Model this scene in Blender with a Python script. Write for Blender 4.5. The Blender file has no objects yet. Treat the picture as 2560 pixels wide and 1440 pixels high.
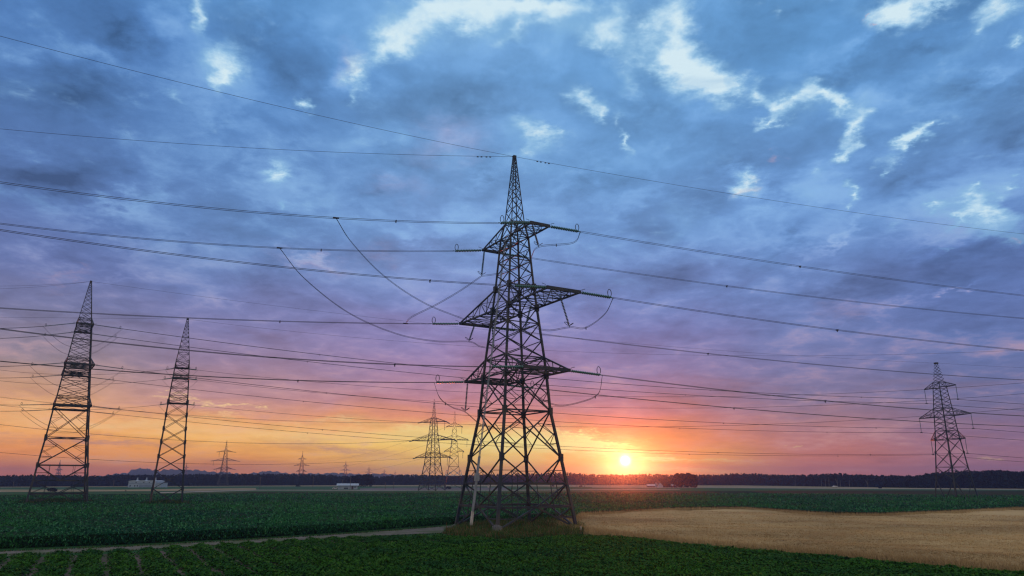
import bpy, math, random
import numpy as np
random.seed(7); RNG = np.random.default_rng(7)
rad = math.radians
sc = bpy.context.scene
COL = sc.collection

# ------------------------------------------------------------------ camera
F, TH, CH = 1801.0, 0.260052, 6.5          # focal length in 2560-wide pixels, upward tilt, drone height (m)
CT, ST = math.cos(TH), math.sin(TH)
def ray(x, y):
    r, u = (x-1280)/F, (720-y)/F
    return (r, CT-u*ST, ST+u*CT)
def G(x, y, z=0.0):                         # where a sight line meets height z
    r = ray(x, y); k = (z-CH)/r[2]
    return (k*r[0], k*r[1], z)
def azel(x, y):
    r = ray(x, y)
    return math.degrees(math.atan2(r[0], r[1])), math.degrees(math.atan2(r[2], math.hypot(r[0], r[1])))
def hit(p0, az, x, y):                      # distance along azimuth az from p0 and height where sight line crosses that vertical plane
    r = ray(x, y); dx, dy = math.sin(az), math.cos(az)
    det = r[0]*(-dy)+dx*r[1]
    k = (p0[0]*(-dy)+dx*p0[1])/det
    t = (r[0]*p0[1]-r[1]*p0[0])/det
    return t, CH+k*r[2]
def col_t(p0, az, zf, x):                   # distance along a cable at which it is seen in picture column x
    def px(t):
        X, Y, Z = p0[0]+math.sin(az)*t, p0[1]+math.cos(az)*t, zf(t)-CH
        return 1280+F*X/(Y*CT+Z*ST)
    a, b = 0.0, 140.0
    s = 1 if px(1.0) > px(0.0) else -1
    for _ in range(50):
        m = (a+b)/2; X, Y = p0[0]+math.sin(az)*m, p0[1]+math.cos(az)*m
        if Y*CT+(zf(m)-CH)*ST < 3 or (px(m)-x)*s > 0: b = m
        else: a = m
    return a
def at_y(x, y, Y):
    r = ray(x, y); k = Y/r[1]
    return (k*r[0], Y, CH+k*r[2])

cd = bpy.data.cameras.new('camera'); cam = bpy.data.objects.new('camera', cd); COL.objects.link(cam)
cam.location = (0, 0, CH); cam.rotation_euler = (math.pi/2+TH, 0, 0)
cd.sensor_width = 36; cd.lens = F/2560*36; cd.clip_start = 0.5; cd.clip_end = 30000
sc.camera = cam

# ------------------------------------------------------------------ helpers
def s2l(c):
    c = c/255.0
    return c/12.92 if c <= .04045 else ((c+.055)/1.055)**2.4
def rgb(r, g, b): return (s2l(r), s2l(g), s2l(b), 1)

class NT:
    def __init__(self, tree): self.t = tree; tree.nodes.clear()
    def n(self, kind, **kw):
        nd = self.t.nodes.new(kind)
        for k, v in kw.items(): setattr(nd, k, v)
        return nd
    def put(self, sock, v):
        if hasattr(v, 'is_output'): self.t.links.new(v, sock)
        elif v is not None: sock.default_value = v
    def m(self, op, a, b=None, c=None, clamp=False):
        nd = self.n('ShaderNodeMath', operation=op, use_clamp=clamp)
        for s, v in zip(nd.inputs, (a, b, c)): self.put(s, v)
        return nd.outputs[0]
    def vm(self, op, a, b=None):
        nd = self.n('ShaderNodeVectorMath', operation=op)
        self.put(nd.inputs[0], a)
        if b is not None:
            if op == 'SCALE': self.put(nd.inputs['Scale'], b)
            else: self.put(nd.inputs[1], b)
        return nd.outputs['Value'] if op in ('DOT_PRODUCT', 'LENGTH') else nd.outputs[0]
    def mix(self, f, a, b, blend='MIX'):
        nd = self.n('ShaderNodeMix', data_type='RGBA', blend_type=blend)
        self.put(nd.inputs[0], f); self.put(nd.inputs[6], a); self.put(nd.inputs[7], b)
        return nd.outputs[2]
    def xyz(self, x, y, z=0.0):
        nd = self.n('ShaderNodeCombineXYZ')
        for s, v in zip(nd.inputs, (x, y, z)): self.put(s, v)
        return nd.outputs[0]
    def sep(self, v):
        nd = self.n('ShaderNodeSeparateXYZ'); self.put(nd.inputs[0], v); return nd.outputs
    def noise(self, v, scale, detail=4, rough=.5, dist=0.0, color=False):
        nd = self.n('ShaderNodeTexNoise'); self.put(nd.inputs['Vector'], v)
        nd.inputs['Scale'].default_value = scale; nd.inputs['Detail'].default_value = detail
        nd.inputs['Roughness'].default_value = rough; nd.inputs['Distortion'].default_value = dist
        return nd.outputs['Color'] if color else nd.outputs['Fac']
    def step(self, v, a, b, lo=0.0, hi=1.0, kind='SMOOTHSTEP'):
        nd = self.n('ShaderNodeMapRange', interpolation_type=kind)
        for s, x in zip(nd.inputs, (v, a, b, lo, hi)): self.put(s, x)
        return nd.outputs[0]
    def ramp(self, f, stops, ipo='EASE'):
        nd = self.n('ShaderNodeValToRGB'); cr = nd.color_ramp; cr.interpolation = ipo
        while len(cr.elements) < len(stops): cr.elements.new(.5)
        for e, (p, c) in zip(cr.elements, stops): e.position = p; e.color = c
        self.put(nd.inputs[0], f); return nd.outputs[0]

# ------------------------------------------------------------------ materials
def mat(name, c1, c2=None, scale=1.0, rough=.8, spec=.3, bump=0, detail=5, c3=None, scale3=.1, coords='Object', trans=0, metal=0):
    m = bpy.data.materials.new(name); m.use_nodes = True; T = NT(m.node_tree)
    out = T.n('ShaderNodeOutputMaterial'); b = T.n('ShaderNodeBsdfPrincipled')
    tc = T.n('ShaderNodeTexCoord').outputs[coords]
    c = c1+(1,) if len(c1) == 3 else c1
    if c2:
        nz = T.noise(tc, scale, detail, .6)
        c = T.mix(T.step(nz, .35, .65), c, c2+(1,) if len(c2) == 3 else c2)
        if c3:
            c = T.mix(T.step(T.noise(tc, scale3, 3, .5), .4, .68), c, c3+(1,))
        if bump:
            bp = T.n('ShaderNodeBump'); bp.inputs['Strength'].default_value = bump; bp.inputs['Distance'].default_value = .1
            T.put(bp.inputs['Height'], nz); T.put(b.inputs['Normal'], bp.outputs[0])
    T.put(b.inputs['Base Color'], c)
    b.inputs['Roughness'].default_value = rough; b.inputs['Specular IOR Level'].default_value = spec
    b.inputs['Metallic'].default_value = metal
    surf = b.outputs[0]
    if trans:
        tr = T.n('ShaderNodeBsdfTranslucent'); T.put(tr.inputs[0], c)
        mx = T.n('ShaderNodeMixShader'); mx.inputs[0].default_value = trans
        T.put(mx.inputs[1], surf); T.put(mx.inputs[2], tr.outputs[0]); surf = mx.outputs[0]
    T.put(out.inputs[0], surf)
    return m

M = {}
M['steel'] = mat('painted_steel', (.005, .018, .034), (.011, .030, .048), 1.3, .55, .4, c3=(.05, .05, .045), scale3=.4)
M['steel_pale'] = mat('galvanised_steel', (.42, .45, .48), (.52, .55, .58), 2, .5, .5)
M['duct'] = mat('grey_duct', (.22, .27, .32), (.3, .34, .38), 2, .5, .5)
M['white'] = mat('white_paint', (.62, .60, .56), (.45, .43, .38), 3, .6, .3)
M['concrete'] = mat('concrete', (.19, .21, .23), (.12, .13, .13), 4, .9, .2, .3)
M['wire'] = mat('aluminium_wire', (.045, .05, .065), (.06, .065, .08), 3, .6, .3)
M['glass'] = mat('green_glass_discs', (.06, .20, .19), (.10, .27, .25), 9, .2, .5, trans=.12)
M['glass_dark'] = mat('grey_glass_discs', (.05, .13, .16), (.08, .17, .20), 9, .6, .1)
M['soil'] = mat('field_soil', (.10, .085, .075), (.15, .125, .11), .8, .95, .1, .6, c3=(.07, .08, .05), scale3=.15)
M['path'] = mat('dirt_track_gravel', (.12, .115, .10), (.20, .185, .165), 1.2, .95, .1, .5, c3=(.09, .12, .06), scale3=.35)
M['meadow'] = mat('meadow_ground', (.018, .085, .028), (.028, .10, .035), .05, .95, .03, c3=(.05, .10, .04), scale3=.01)
M['strip_tan'] = mat('ripe_grain_strip', (.26, .22, .13), (.34, .28, .18), .06, .9, .1, c3=(.2, .2, .1), scale3=.02)
M['strip_green'] = mat('green_crop_strip', (.014, .085, .028), (.022, .10, .036), .1, .9, .1)
M['track'] = mat('pale_farm_track', (.30, .29, .28), (.38, .36, .34), .2, .9, .1)
M['asphalt'] = mat('grey_yard_asphalt', (.10, .10, .11), (.14, .14, .15), .1, .9, .1)
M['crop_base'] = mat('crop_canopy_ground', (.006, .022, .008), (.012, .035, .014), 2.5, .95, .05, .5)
LEAF = [mat('crop_leaf', (.024, .15, .032), (.036, .185, .045), .6, .85, .04, trans=.15, c3=(.007, .075, .04), scale3=.03),
        mat('crop_leaf_pale', (.055, .24, .09), (.04, .20, .065), .6, .6, .2, trans=.15),
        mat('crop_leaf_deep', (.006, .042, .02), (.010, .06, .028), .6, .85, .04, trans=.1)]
PUMP = [mat('vine_leaf', (.034, .13, .012), (.05, .165, .02), .5, .85, .04, trans=.12, c3=(.018, .085, .025), scale3=.12),
        mat('vine_leaf_deep', (.015, .068, .010), (.023, .09, .016), .5, .85, .04, trans=.1),
        mat('vine_leaf_yellow', (.07, .145, .014), (.055, .13, .024), .5, .7, .12, trans=.12)]
GRAIN = [mat('barley_straw', (.48, .35, .165), (.55, .41, .205), .12, .95, .04, trans=.2, c3=(.36, .25, .12), scale3=.05),
         mat('barley_straw_dark', (.36, .25, .11), (.44, .32, .16), .4, .95, .04, trans=.15)]
M['grain_base'] = mat('barley_canopy', (.47, .345, .165), (.55, .41, .205), .10, .95, .03, .1, c3=(.34, .25, .12), scale3=.05)
GRASS = [mat('dry_grass', (.14, .11, .055), (.20, .155, .08), .6, .95, .04, trans=.2),
         mat('green_grass', (.03, .10, .022), (.055, .13, .035), .6, .95, .04, trans=.15),
         mat('rusty_grass', (.16, .07, .035), (.20, .10, .05), .6, .95, .04, trans=.2)]
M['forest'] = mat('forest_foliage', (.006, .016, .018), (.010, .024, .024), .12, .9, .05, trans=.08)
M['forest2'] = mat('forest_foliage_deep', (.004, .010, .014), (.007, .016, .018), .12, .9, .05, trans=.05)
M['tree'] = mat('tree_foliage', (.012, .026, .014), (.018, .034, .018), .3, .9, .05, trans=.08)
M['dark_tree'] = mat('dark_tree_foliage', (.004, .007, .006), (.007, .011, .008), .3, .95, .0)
M['bark'] = mat('bark', (.07, .055, .045), (.1, .08, .065), 2, .95, .05)
M['birch'] = mat('birch_bark', (.22, .23, .24), (.12, .12, .12), 1.2, .9, .1)
M['hill'] = mat('wooded_hill', (.035, .05, .035), (.06, .075, .05), .004, .95, .02)
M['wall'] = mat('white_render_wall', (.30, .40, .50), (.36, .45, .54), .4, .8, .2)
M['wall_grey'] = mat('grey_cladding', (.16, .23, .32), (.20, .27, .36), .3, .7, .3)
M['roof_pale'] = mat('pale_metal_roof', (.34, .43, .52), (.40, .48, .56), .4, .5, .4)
M['roof_dark'] = mat('dark_tile_roof', (.07, .055, .055), (.10, .075, .07), .6, .8, .2)
M['window'] = mat('dark_window_glass', (.03, .04, .05), None, rough=.1, spec=.6)
M['wood'] = mat('weathered_wood_pole', (.10, .09, .08), (.14, .12, .10), 1, .9, .1)
M['tyre'] = mat('tyre_rubber', (.02, .02, .02), None, rough=.9)
M['carpaint'] = mat('white_car_paint', (.7, .72, .74), None, rough=.25, spec=.5)

# ------------------------------------------------------------------ mesh building
class MB:
    def __init__(s): s.v = []; s.f = []
    def beam(s, p, q, w, h=None):
        h = h or w
        p = np.array(p, float); q = np.array(q, float); d = q-p; L = np.linalg.norm(d)
        if L < 1e-6: return
        d /= L; up = np.array([0, 0, 1.0]) if abs(d[2]) < .95 else np.array([1.0, 0, 0])
        a = np.cross(d, up); a /= np.linalg.norm(a); b = np.cross(a, d)
        i = len(s.v)
        for e in (p, q):
            for sa, sb in ((-1, -1), (1, -1), (1, 1), (-1, 1)): s.v.append(tuple(e+a*w/2*sa+b*h/2*sb))
        s.f += [(i, i+1, i+5, i+4), (i+1, i+2, i+6, i+5), (i+2, i+3, i+7, i+6), (i+3, i, i+4, i+7), (i+3, i+2, i+1, i), (i+4, i+5, i+6, i+7)]
    def box(s, lo, hi):
        i = len(s.v); (x0, y0, z0), (x1, y1, z1) = lo, hi
        s.v += [(x0, y0, z0), (x1, y0, z0), (x1, y1, z0), (x0, y1, z0), (x0, y0, z1), (x1, y0, z1), (x1, y1, z1), (x0, y1, z1)]
        s.f += [(i, i+1, i+5, i+4), (i+1, i+2, i+6, i+5), (i+2, i+3, i+7, i+6), (i+3, i, i+4, i+7), (i+3, i+2, i+1, i), (i+4, i+5, i+6, i+7)]
    def tube(s, pts, r, n=4):
        pts = [np.array(p, float) for p in pts]; i0 = len(s.v)
        for k, p in enumerate(pts):
            d = pts[min(k+1, len(pts)-1)]-pts[max(k-1, 0)]; d /= max(np.linalg.norm(d), 1e-9)
            up = np.array([0, 0, 1.0]) if abs(d[2]) < .95 else np.array([1.0, 0, 0])
            a = np.cross(d, up); a /= np.linalg.norm(a); b = np.cross(a, d)
            for j in range(n):
                t = 2*math.pi*j/n; s.v.append(tuple(p+a*r*math.cos(t)+b*r*math.sin(t)))
        for k in range(len(pts)-1):
            for j in range(n):
                A = i0+k*n+j; B = i0+k*n+(j+1) % n; s.f.append((A, B, B+n, A+n))
        s.f.append(tuple(i0+j for j in range(n))[::-1]); e = i0+(len(pts)-1)*n; s.f.append(tuple(e+j for j in range(n)))
    def chain(s, p, q, r, n, core=.05, seg=7):           # a string of insulator discs from p to q
        p = np.array(p, float); q = np.array(q, float); d = q-p; L = np.linalg.norm(d); d /= L
        up = np.array([0, 0, 1.0]) if abs(d[2]) < .95 else np.array([1.0, 0, 0])
        a = np.cross(d, up); a /= np.linalg.norm(a); b = np.cross(a, d); st = L/n
        prof = []
        for k in range(n): prof += [(k*st, core), (k*st+.25*st, r), (k*st+.62*st, r*.8), (k*st+.68*st, core)]
        prof.append((L, core)); i0 = len(s.v)
        for t, rr in prof:
            for j in range(seg):
                g = 2*math.pi*j/seg; s.v.append(tuple(p+d*t+a*rr*math.cos(g)+b*rr*math.sin(g)))
        for k in range(len(prof)-1):
            for j in range(seg):
                A = i0+k*seg+j; B = i0+k*seg+(j+1) % seg; s.f.append((A, B, B+seg, A+seg))
    def poly(s, pts):
        i = len(s.v); s.v += [tuple(p) for p in pts]; s.f.append(tuple(range(i, i+len(pts))))
    def prism(s, pts, z0, z1):
        i = len(s.v); n = len(pts)
        s.v += [(p[0], p[1], z0) for p in pts]+[(p[0], p[1], z1) for p in pts]
        s.f.append(tuple(range(i+n-1, i-1, -1))); s.f.append(tuple(range(i+n, i+2*n)))
        for k in range(n): s.f.append((i+k, i+(k+1) % n, i+n+(k+1) % n, i+n+k))
    def build(s, name, m, parent=None, base=None):
        me = bpy.data.meshes.new(name); v = s.v
        if base is not None: v = [(x-base[0], y-base[1], z-base[2]) for x, y, z in v]
        me.from_pydata(v, [], s.f); me.validate(); me.update()
        return link(name, me, m, parent, base if parent is None else None)
def link(name, me, m, parent=None, loc=None):
    for x in (m if isinstance(m, list) else [m]): me.materials.append(x)
    o = bpy.data.objects.new(name, me); COL.objects.link(o)
    if parent: o.parent = parent
    if loc is not None: o.location = loc
    return o
def tag(o, label=None, cat=None, group=None, kind=None):
    if label: o['label'] = label
    if cat: o['category'] = cat
    if group: o['group'] = group
    if kind: o['kind'] = kind
    return o
def empty(name, loc, rz=0.0):
    o = bpy.data.objects.new(name, None); COL.objects.link(o); o.location = loc; o.rotation_euler = (0, 0, rz); o.empty_display_size = .5
    return o
def quads(name, V, m, midx=None, per=4):                 # V: (n, per, 3) array of separate faces
    n = len(V); me = bpy.data.meshes.new(name)
    me.vertices.add(n*per); me.vertices.foreach_set('co', np.ascontiguousarray(V, dtype=np.float32).ravel())
    me.loops.add(n*per); me.loops.foreach_set('vertex_index', np.arange(n*per, dtype=np.int32))
    me.polygons.add(n); me.polygons.foreach_set('loop_start', np.arange(0, n*per, per, dtype=np.int32))
    if midx is not None: me.polygons.foreach_set('material_index', midx.astype(np.int32))
    me.update(calc_edges=True)
    return link(name, me, m)
def inside(P, poly):
    x, y = P[:, 0], P[:, 1]; r = np.zeros(len(P), bool); n = len(poly)
    for i in range(n):
        x0, y0 = poly[i][:2]; x1, y1 = poly[(i+1) % n][:2]
        c = ((y0 > y) != (y1 > y)) & (x < (x1-x0)*(y-y0)/((y1-y0) or 1e-9)+x0); r ^= c
    return r

# ------------------------------------------------------------------ pylons
def lerp(a, b, t): return tuple(np.array(a)*(1-t)+np.array(b)*t)
CORN = [(1, -1), (1, 1), (-1, 1), (-1, -1)]
class Pylon:
    """lattice pylon: arm axis u, line axis v; profile = [(z, half width)...]"""
    def __init__(s, name, loc, phi, profile, arms, panels, label, group=None, legw=.3, brw=.13, detail=2, mat_=None, simple=False):
        s.loc = (loc[0], loc[1], 0.0); s.phi = phi; s.prof = profile; s.arms = arms; s.mat = mat_ or M['steel']
        s.root = empty(name, s.loc, -phi) if not simple else None
        if s.root: tag(s.root, label, 'pylon', group)
        s.legw, s.brw = legw, brw
        one = MB() if simple else None
        H = profile[-1][0]
        # legs: from the ground to the top of the upper crossarm, then the peak
        ztop = arms[0][1]
        for su, sv in CORN:
            mb = one or MB(); zs = [z for z, _ in profile if z <= ztop]
            for a, b in zip(zs, zs[1:]):
                w = legw*(1-.62*a/H); mb.beam(s.c(su, sv, a), s.c(su, sv, b), w)
            if not simple: mb.build('leg', s.mat, s.root)
        br = one or MB(); pk = one or MB()
        for a, b, kind in panels:
            mb = br if b <= ztop+.01 else pk
            w = brw*(1-.62*a/H)
            for i in range(4):
                c0, c1 = CORN[i], CORN[(i+1) % 4]
                A0, A1, B0, B1 = s.c(*c0, a), s.c(*c1, a), s.c(*c0, b), s.c(*c1, b)
                if 'X' in kind: mb.beam(A0, B1, w); mb.beam(A1, B0, w)
                if 'Z' in kind: mb.beam(A0, B1, w) if i % 2 else mb.beam(A1, B0, w)
                if 'V' in kind: m_ = lerp(A0, A1, .5); mb.beam(B0, m_, w); mb.beam(B1, m_, w)
                if 'A' in kind: m_ = lerp(B0, B1, .5); mb.beam(A0, m_, w*1.2); mb.beam(A1, m_, w*1.2)
                if 'h' in kind: mb.beam(B0, B1, w*1.1)
                if 'H' in kind: mb.beam(B0, B1, w*1.6)
                if 's' in kind and detail > 1:          # secondary members
                    ws = w*.5
                    if 'X' in kind:
                        for (P, Q, R, S) in ((A0, B1, B0, A1), (A1, B0, B1, A0)):
                            x4 = lerp(P, Q, .28); x6 = lerp(P, Q, .72)
                            mb.beam(x4, lerp(P, R, .30), ws); mb.beam(x4, lerp(P, R, .55), ws)
                            mb.beam(x6, lerp(S, Q, .70), ws); mb.beam(x6, lerp(S, Q, .45), ws)
                    if 'V' in kind:
                        m_ = lerp(A0, A1, .5)
                        for P, B in ((A0, B0), (A1, B1)):
                            k = lerp(B, m_, .5); mb.beam(k, lerp(P, B, .5), ws); mb.beam(k, P, ws); mb.beam(k, lerp(P, m_, .5), ws)
                            if 'h' in kind or 'H' in kind: mb.beam(k, lerp(B0, B1, .25 if B is B0 else .75), ws)
                    if 'A' in kind:
                        m_ = lerp(B0, B1, .5)
                        for P, B in ((A0, B0), (A1, B1)):
                            k = lerp(P, m_, .5); mb.beam(k, lerp(P, B, .5), ws*1.3); mb.beam(k, B, ws*1.3); mb.beam(k, lerp(B, m_, .5), ws)
                if 'g' in kind and detail > 0:          # gusset plates at the leg joints
                    p = np.array(B0); k = legw*1.7
                    mb.beam(p-(0, 0, k*.8), p+np.array((0, 0, k*.8)), k*.85)
            if 'd' in kind: mb.beam(s.c(1, -1, b), s.c(-1, 1, b), w*.8); mb.beam(s.c(1, 1, b), s.c(-1, -1, b), w*.8)
        for su, sv in CORN:
            zs = [z for z, _ in profile if z >= ztop]
            for a, b in zip(zs, zs[1:]): pk.beam(s.c(su, sv, a), s.c(su, sv, b), legw*.30*(1-.3*(a-ztop)/(H-ztop)))
        pk.beam((0, 0, H-.25), (0, 0, H+.25), s.half(H)*2+.15)
        if not simple:
            br.build('bracing', s.mat, s.root); pk.build('peak', s.mat, s.root)
        for zb, zt, reach, sides, wt in arms:
            for sd in sides:
                mb = one or MB(); s.arm(mb, zb, zt, reach, sd, wt, detail)
                if not simple: mb.build('crossarm', s.mat, s.root)
        if simple:
            s.root = one.build(name, s.mat, None); s.root.location = s.loc; s.root.rotation_euler = (0, 0, -phi)
            tag(s.root, label, 'pylon', group)
    def half(s, z):
        zs = [p[0] for p in s.prof]; return float(np.interp(z, zs, [p[1] for p in s.prof]))
    def c(s, su, sv, z): h = s.half(z); return (su*h, sv*h, z)
    def arm(s, mb, zb, zt, reach, sd, wt, detail):
        hb, ht = s.half(zb), s.half(zt); w = s.brw*(1-.42*zb/s.prof[-1][0])
        wt = hb if wt is None else wt
        n = max(3, int(round((reach-hb)/2.2))) if detail > 0 else 2
        def bot(t, sv): return (sd*(hb+(reach-hb)*t), sv*(hb+(wt-hb)*t), zb)
        def top(t, sv): return (sd*(ht+(reach-ht)*t), sv*(ht+(wt-ht)*t), zt+(zb+.12-zt)*t)
        for sv in (-1, 1):
            mb.beam(bot(0, sv), bot(1, sv), w*1.7); mb.beam(top(0, sv), top(1, sv), w*1.4)
            for k in range(n):
                t0, t1 = k/n, (k+1)/n
                mb.beam(bot(t0, sv), top(t1, sv), w*.7) if k % 2 else mb.beam(top(t0, sv), bot(t1, sv), w*.7)
                if k: mb.beam(bot(t0, sv), top(t0, sv), w*.55)
        for k in range(n):
            t0, t1 = k/n, (k+1)/n
            q = 1 if k % 2 else -1
            mb.beam(bot(t0, q), bot(t1, -q), w*.7); mb.beam(bot(t0, -q), bot(t1, q), w*.55)
            mb.beam(top(t0, q), top(t1, -q), w*.55)
            if k: mb.beam(bot(t0, 1), bot(t0, -1), w*.7)
        mb.beam(bot(0, 1), bot(0, -1), w); 
        if wt > .2: mb.beam((sd*reach, wt+.15, zb+.06), (sd*reach, -wt-.15, zb+.06), w*2.0, .45)
    def W(s, u, v, z):                                   # local -> world
        ca, sa = math.cos(s.phi), math.sin(s.phi)
        return (s.loc[0]+ca*u+sa*v, s.loc[1]-sa*u+ca*v, z)
    def L(s, p):
        ca, sa = math.cos(s.phi), math.sin(s.phi); dx, dy = p[0]-s.loc[0], p[1]-s.loc[1]
        return (ca*dx-sa*dy, sa*dx+ca*dy, p[2])
    def part(s, name, mb, m, parent=None):               # mesh given in world coordinates -> child of the pylon
        mb.v = [s.L(p) for p in mb.v]
        return mb.build(name, m, parent or s.root)
    def string(s, p, q, r, n, m, horn=True, twin=.0, name='tension_insulator', hs=1.0):
        mb = MB(); P, Q = np.array(p), np.array(q); d = (Q-P)/np.linalg.norm(Q-P)
        side = np.cross(d, (0, 0, 1.0)); side = side/np.linalg.norm(side) if np.linalg.norm(side) > .1 else np.array((1., 0, 0))
        for e in ((-twin, twin) if twin else (0,)):
            mb.chain(P+d*.35+side*e, Q-d*.35+side*e, r, n)
        mb.beam(P, P+d*.4, .09); mb.beam(Q-d*.4, Q, .09)
        if twin: mb.beam(P+d*.35-side*twin, P+d*.35+side*twin, .09); mb.beam(Q-d*.35-side*twin, Q-d*.35+side*twin, .09)
        o = s.part(name, mb, m)
        if horn:
            hb = MB()
            if abs(d[2]) < .8:
                c0 = Q-d*.55; pts = [c0+np.array((0, 0, .05))+(d*.28*math.sin(t)+np.array((0, 0, 1.1*(1-math.cos(t))/2)))*hs for t in np.linspace(0, 2*math.pi, 13)]
                hb.tube(pts, .05); h2 = MB(); h2.tube([P+d*.45, P+d*.3+np.array((0, 0, .45*hs)), P+d*.8+np.array((0, 0, .6*hs))], .04); s.part('arcing_horn', h2, M['wire'], o)
            else:
                b = np.array(s.W(0, 1, 0))-np.array(s.W(0, 0, 0))
                for e in (-1, 1):
                    pts = [Q-d*.25+b*e*(.1+.6*(1-math.cos(t))/2)+np.array((0, 0, .42*(1-math.cos(t))/2))+np.cross(b, (0, 0, 1))*.22*math.sin(t) for t in np.linspace(0, 2*math.pi, 11)]
                    hb.tube(pts, .04)
                    if e < 0: s.part('arcing_horn', hb, M['wire'], o); hb = MB()
            s.part('arcing_horn', hb, M['wire'], o)
        return o

# ------------------------------------------------------------------ cables
def cable(name, paths, r, label, cat='cable', group=None, spacers=(), extra=None):
    """paths: list of polylines (one per wire of the bundle); spacers: list of (p, q)"""
    base = tuple(paths[0][0])
    if len(paths) == 1 and not spacers and not extra:
        mb = MB(); mb.tube(paths[0], r); return tag(mb.build(name, M['wire'], None, base), label, cat, group)
    root = tag(empty(name, base), label, cat, group)
    for p in paths:
        mb = MB(); mb.tube([tuple(np.array(a)-base) for a in p], r); mb.build('wire', M['wire'], root)
    for p, q in spacers:
        mb = MB(); p = np.array(p)-base; q = np.array(q)-base; mb.beam(p, q, .1, .16); mb.beam((p+q)/2, (p+q)/2-(0, 0, .28), .12)
        mb.build('spacer', M['wire'], root)
    for (nm, segs) in (extra or []):
        mb = MB()
        for p, q, w in segs: mb.beam(np.array(p)-base, np.array(q)-base, w)
        mb.build(nm, M['wire'], root)
    return root
def span_curve(p0, az, pts, tend=None, slope=None):
    """z(t) for the cable leaving p0 along az through the given (t, z) samples"""
    t = [0.0]+[a for a, _ in pts]; z = [p0[2]]+[b for _, b in pts]
    co = np.polyfit(t, z, len(t)-1)
    return lambda s: float(np.polyval(co, s))
def run(p0, az, zf, t0, t1, tmax=None, off=0.0, n=48, tail=0.0):
    dx, dy = math.sin(az), math.cos(az); out = []
    for t in np.linspace(t0, t1, n): out.append((p0[0]+dx*t+dy*off, p0[1]+dy*t-dx*off, zf(t)))
    if tail > 0:                                         # on to the next, unseen support with the slope it has at the end
        s = (zf(t1)-zf(t1-1.0)); e = zf(t1)
        for k in range(1, 13):
            q = tail*k/12; out.append((p0[0]+dx*(t1+q)+dy*off, p0[1]+dy*(t1+q)-dx*off, e+s*q+q*q*.00025))
    return out
def sagging(p, q, sag, n=40, off=0.0):
    p, q = np.array(p, float), np.array(q, float); d = q-p; h = np.array((d[1], -d[0], 0)); h /= max(np.linalg.norm(h), 1e-9)
    return [tuple(p+d*t+h*off-np.array((0, 0, 4*sag*t*(1-t)))) for t in np.linspace(0, 1, n)]
def smooth(pts, n=10):
    P = [np.array(p, float) for p in pts]; P = [2*P[0]-P[1]]+P+[2*P[-1]-P[-2]]; out = []
    for i in range(1, len(P)-2):
        for k in range(n):
            t = k/n; a, b, c, d = P[i-1:i+3]
            out.append(tuple(.5*(2*b+(c-a)*t+(2*a-5*b+4*c-d)*t*t+(3*b-a-3*c+d)*t**3)))
    out.append(tuple(P[-2])); return out
def shift(pts, dx, dy, dz): return [(p[0]+dx, p[1]+dy, p[2]+dz) for p in pts]
# ================================================================== the big central pylon
PROF = [(0.15, 6.13), (2.95, 5.74), (5.98, 5.281), (9.5, 4.739), (15.97, 3.733), (21.1, 3.382), (23.72, 3.164), (31.2, 2.432), (34.49, 2.12), (42.38, 1.553), (44.78, 1.12), (56.1, .17)]
def panels(k=1.0):
    P = [(.15, 2.95, 'AHs'), (2.95, 5.98, 'VHs'), (5.98, 9.5, 'Vsg'), (9.5, 15.97, 'Xshgd'), (15.97, 21.1, 'Xshg'), (21.1, 23.72, 'Xhd'), (23.72, 26.2, 'X'), (26.2, 28.8, 'Xh'), (28.8, 31.2, 'Xhdg'),
         (31.2, 34.49, 'Xhdg'), (34.49, 36.6, 'X'), (36.6, 38.6, 'Xh'), (38.6, 40.6, 'X'), (40.6, 42.38, 'Xhd'), (42.38, 44.78, 'Xhd')]
    z = 44.78
    while z < 55.4:
        h = min(1.95*(1-(z-44.78)/14.5), 56.1-z); P.append((z, z+h, 'X')); z += h
    return [(a*k, b*k, c) for a, b, c in P]
def arms(k=1.0, sides=(1, -1)):
    return [(42.38*k, 44.78*k, 7.47*k, sides, 1.55*k), (31.2*k, 34.49*k, 13.3*k, sides, 2.62*k), (21.1*k, 23.72*k, 8.96*k, sides, 3.6*k)]
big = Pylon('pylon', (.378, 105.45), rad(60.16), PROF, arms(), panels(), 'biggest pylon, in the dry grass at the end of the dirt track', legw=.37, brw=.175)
for su, sv in CORN:
    mb = MB(); h = 6.15; k = .75 if (su, sv) == (1, -1) else .22; mb.box((su*h-.48, sv*h-.48, -.3), (su*h+.48, sv*h+.48, k)); mb.box((su*h-.28, sv*h-.28, k), (su*h+.28, sv*h+.28, k+.15))
    mb.build('foundation', M['concrete'], big.root)
# the pale cable duct that climbs the near left face, white at its foot
mb = MB(); d0, d1 = np.array((-1.0, -6.35, 0.0)), np.array((-.75, -.95, 44.0))
mb.beam(d0, lerp(d0, d1, .052), .30); mb.build('duct_foot', M['white'], big.root)
mb = MB(); prev = None
for e in (-.16, .16):
    mb.beam(np.array(lerp(d0, d1, .052))+(e, 0, 0), np.array(lerp(d0, d1, .22))+(e, 0, 0), .16)
    mb.beam(np.array(lerp(d0, d1, .22))+(e, 0, 0), np.array(lerp(d0, d1, .97))+(e, 0, 0), .085)
for t in np.linspace(.06, .97, 60): p = np.array(lerp(d0, d1, t)); mb.beam(p-(.16, 0, 0), p+np.array((.16, 0, 0)), .05)
mb.build('cable_duct', M['duct'], big.root)
mb = MB(); p = np.array(lerp(d0, d1, .155)); mb.box(tuple(p-(.35, .25, .5)), tuple(p+np.array((.35, .25, .55)))); mb.build('junction_box', M['duct'], big.root)

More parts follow.
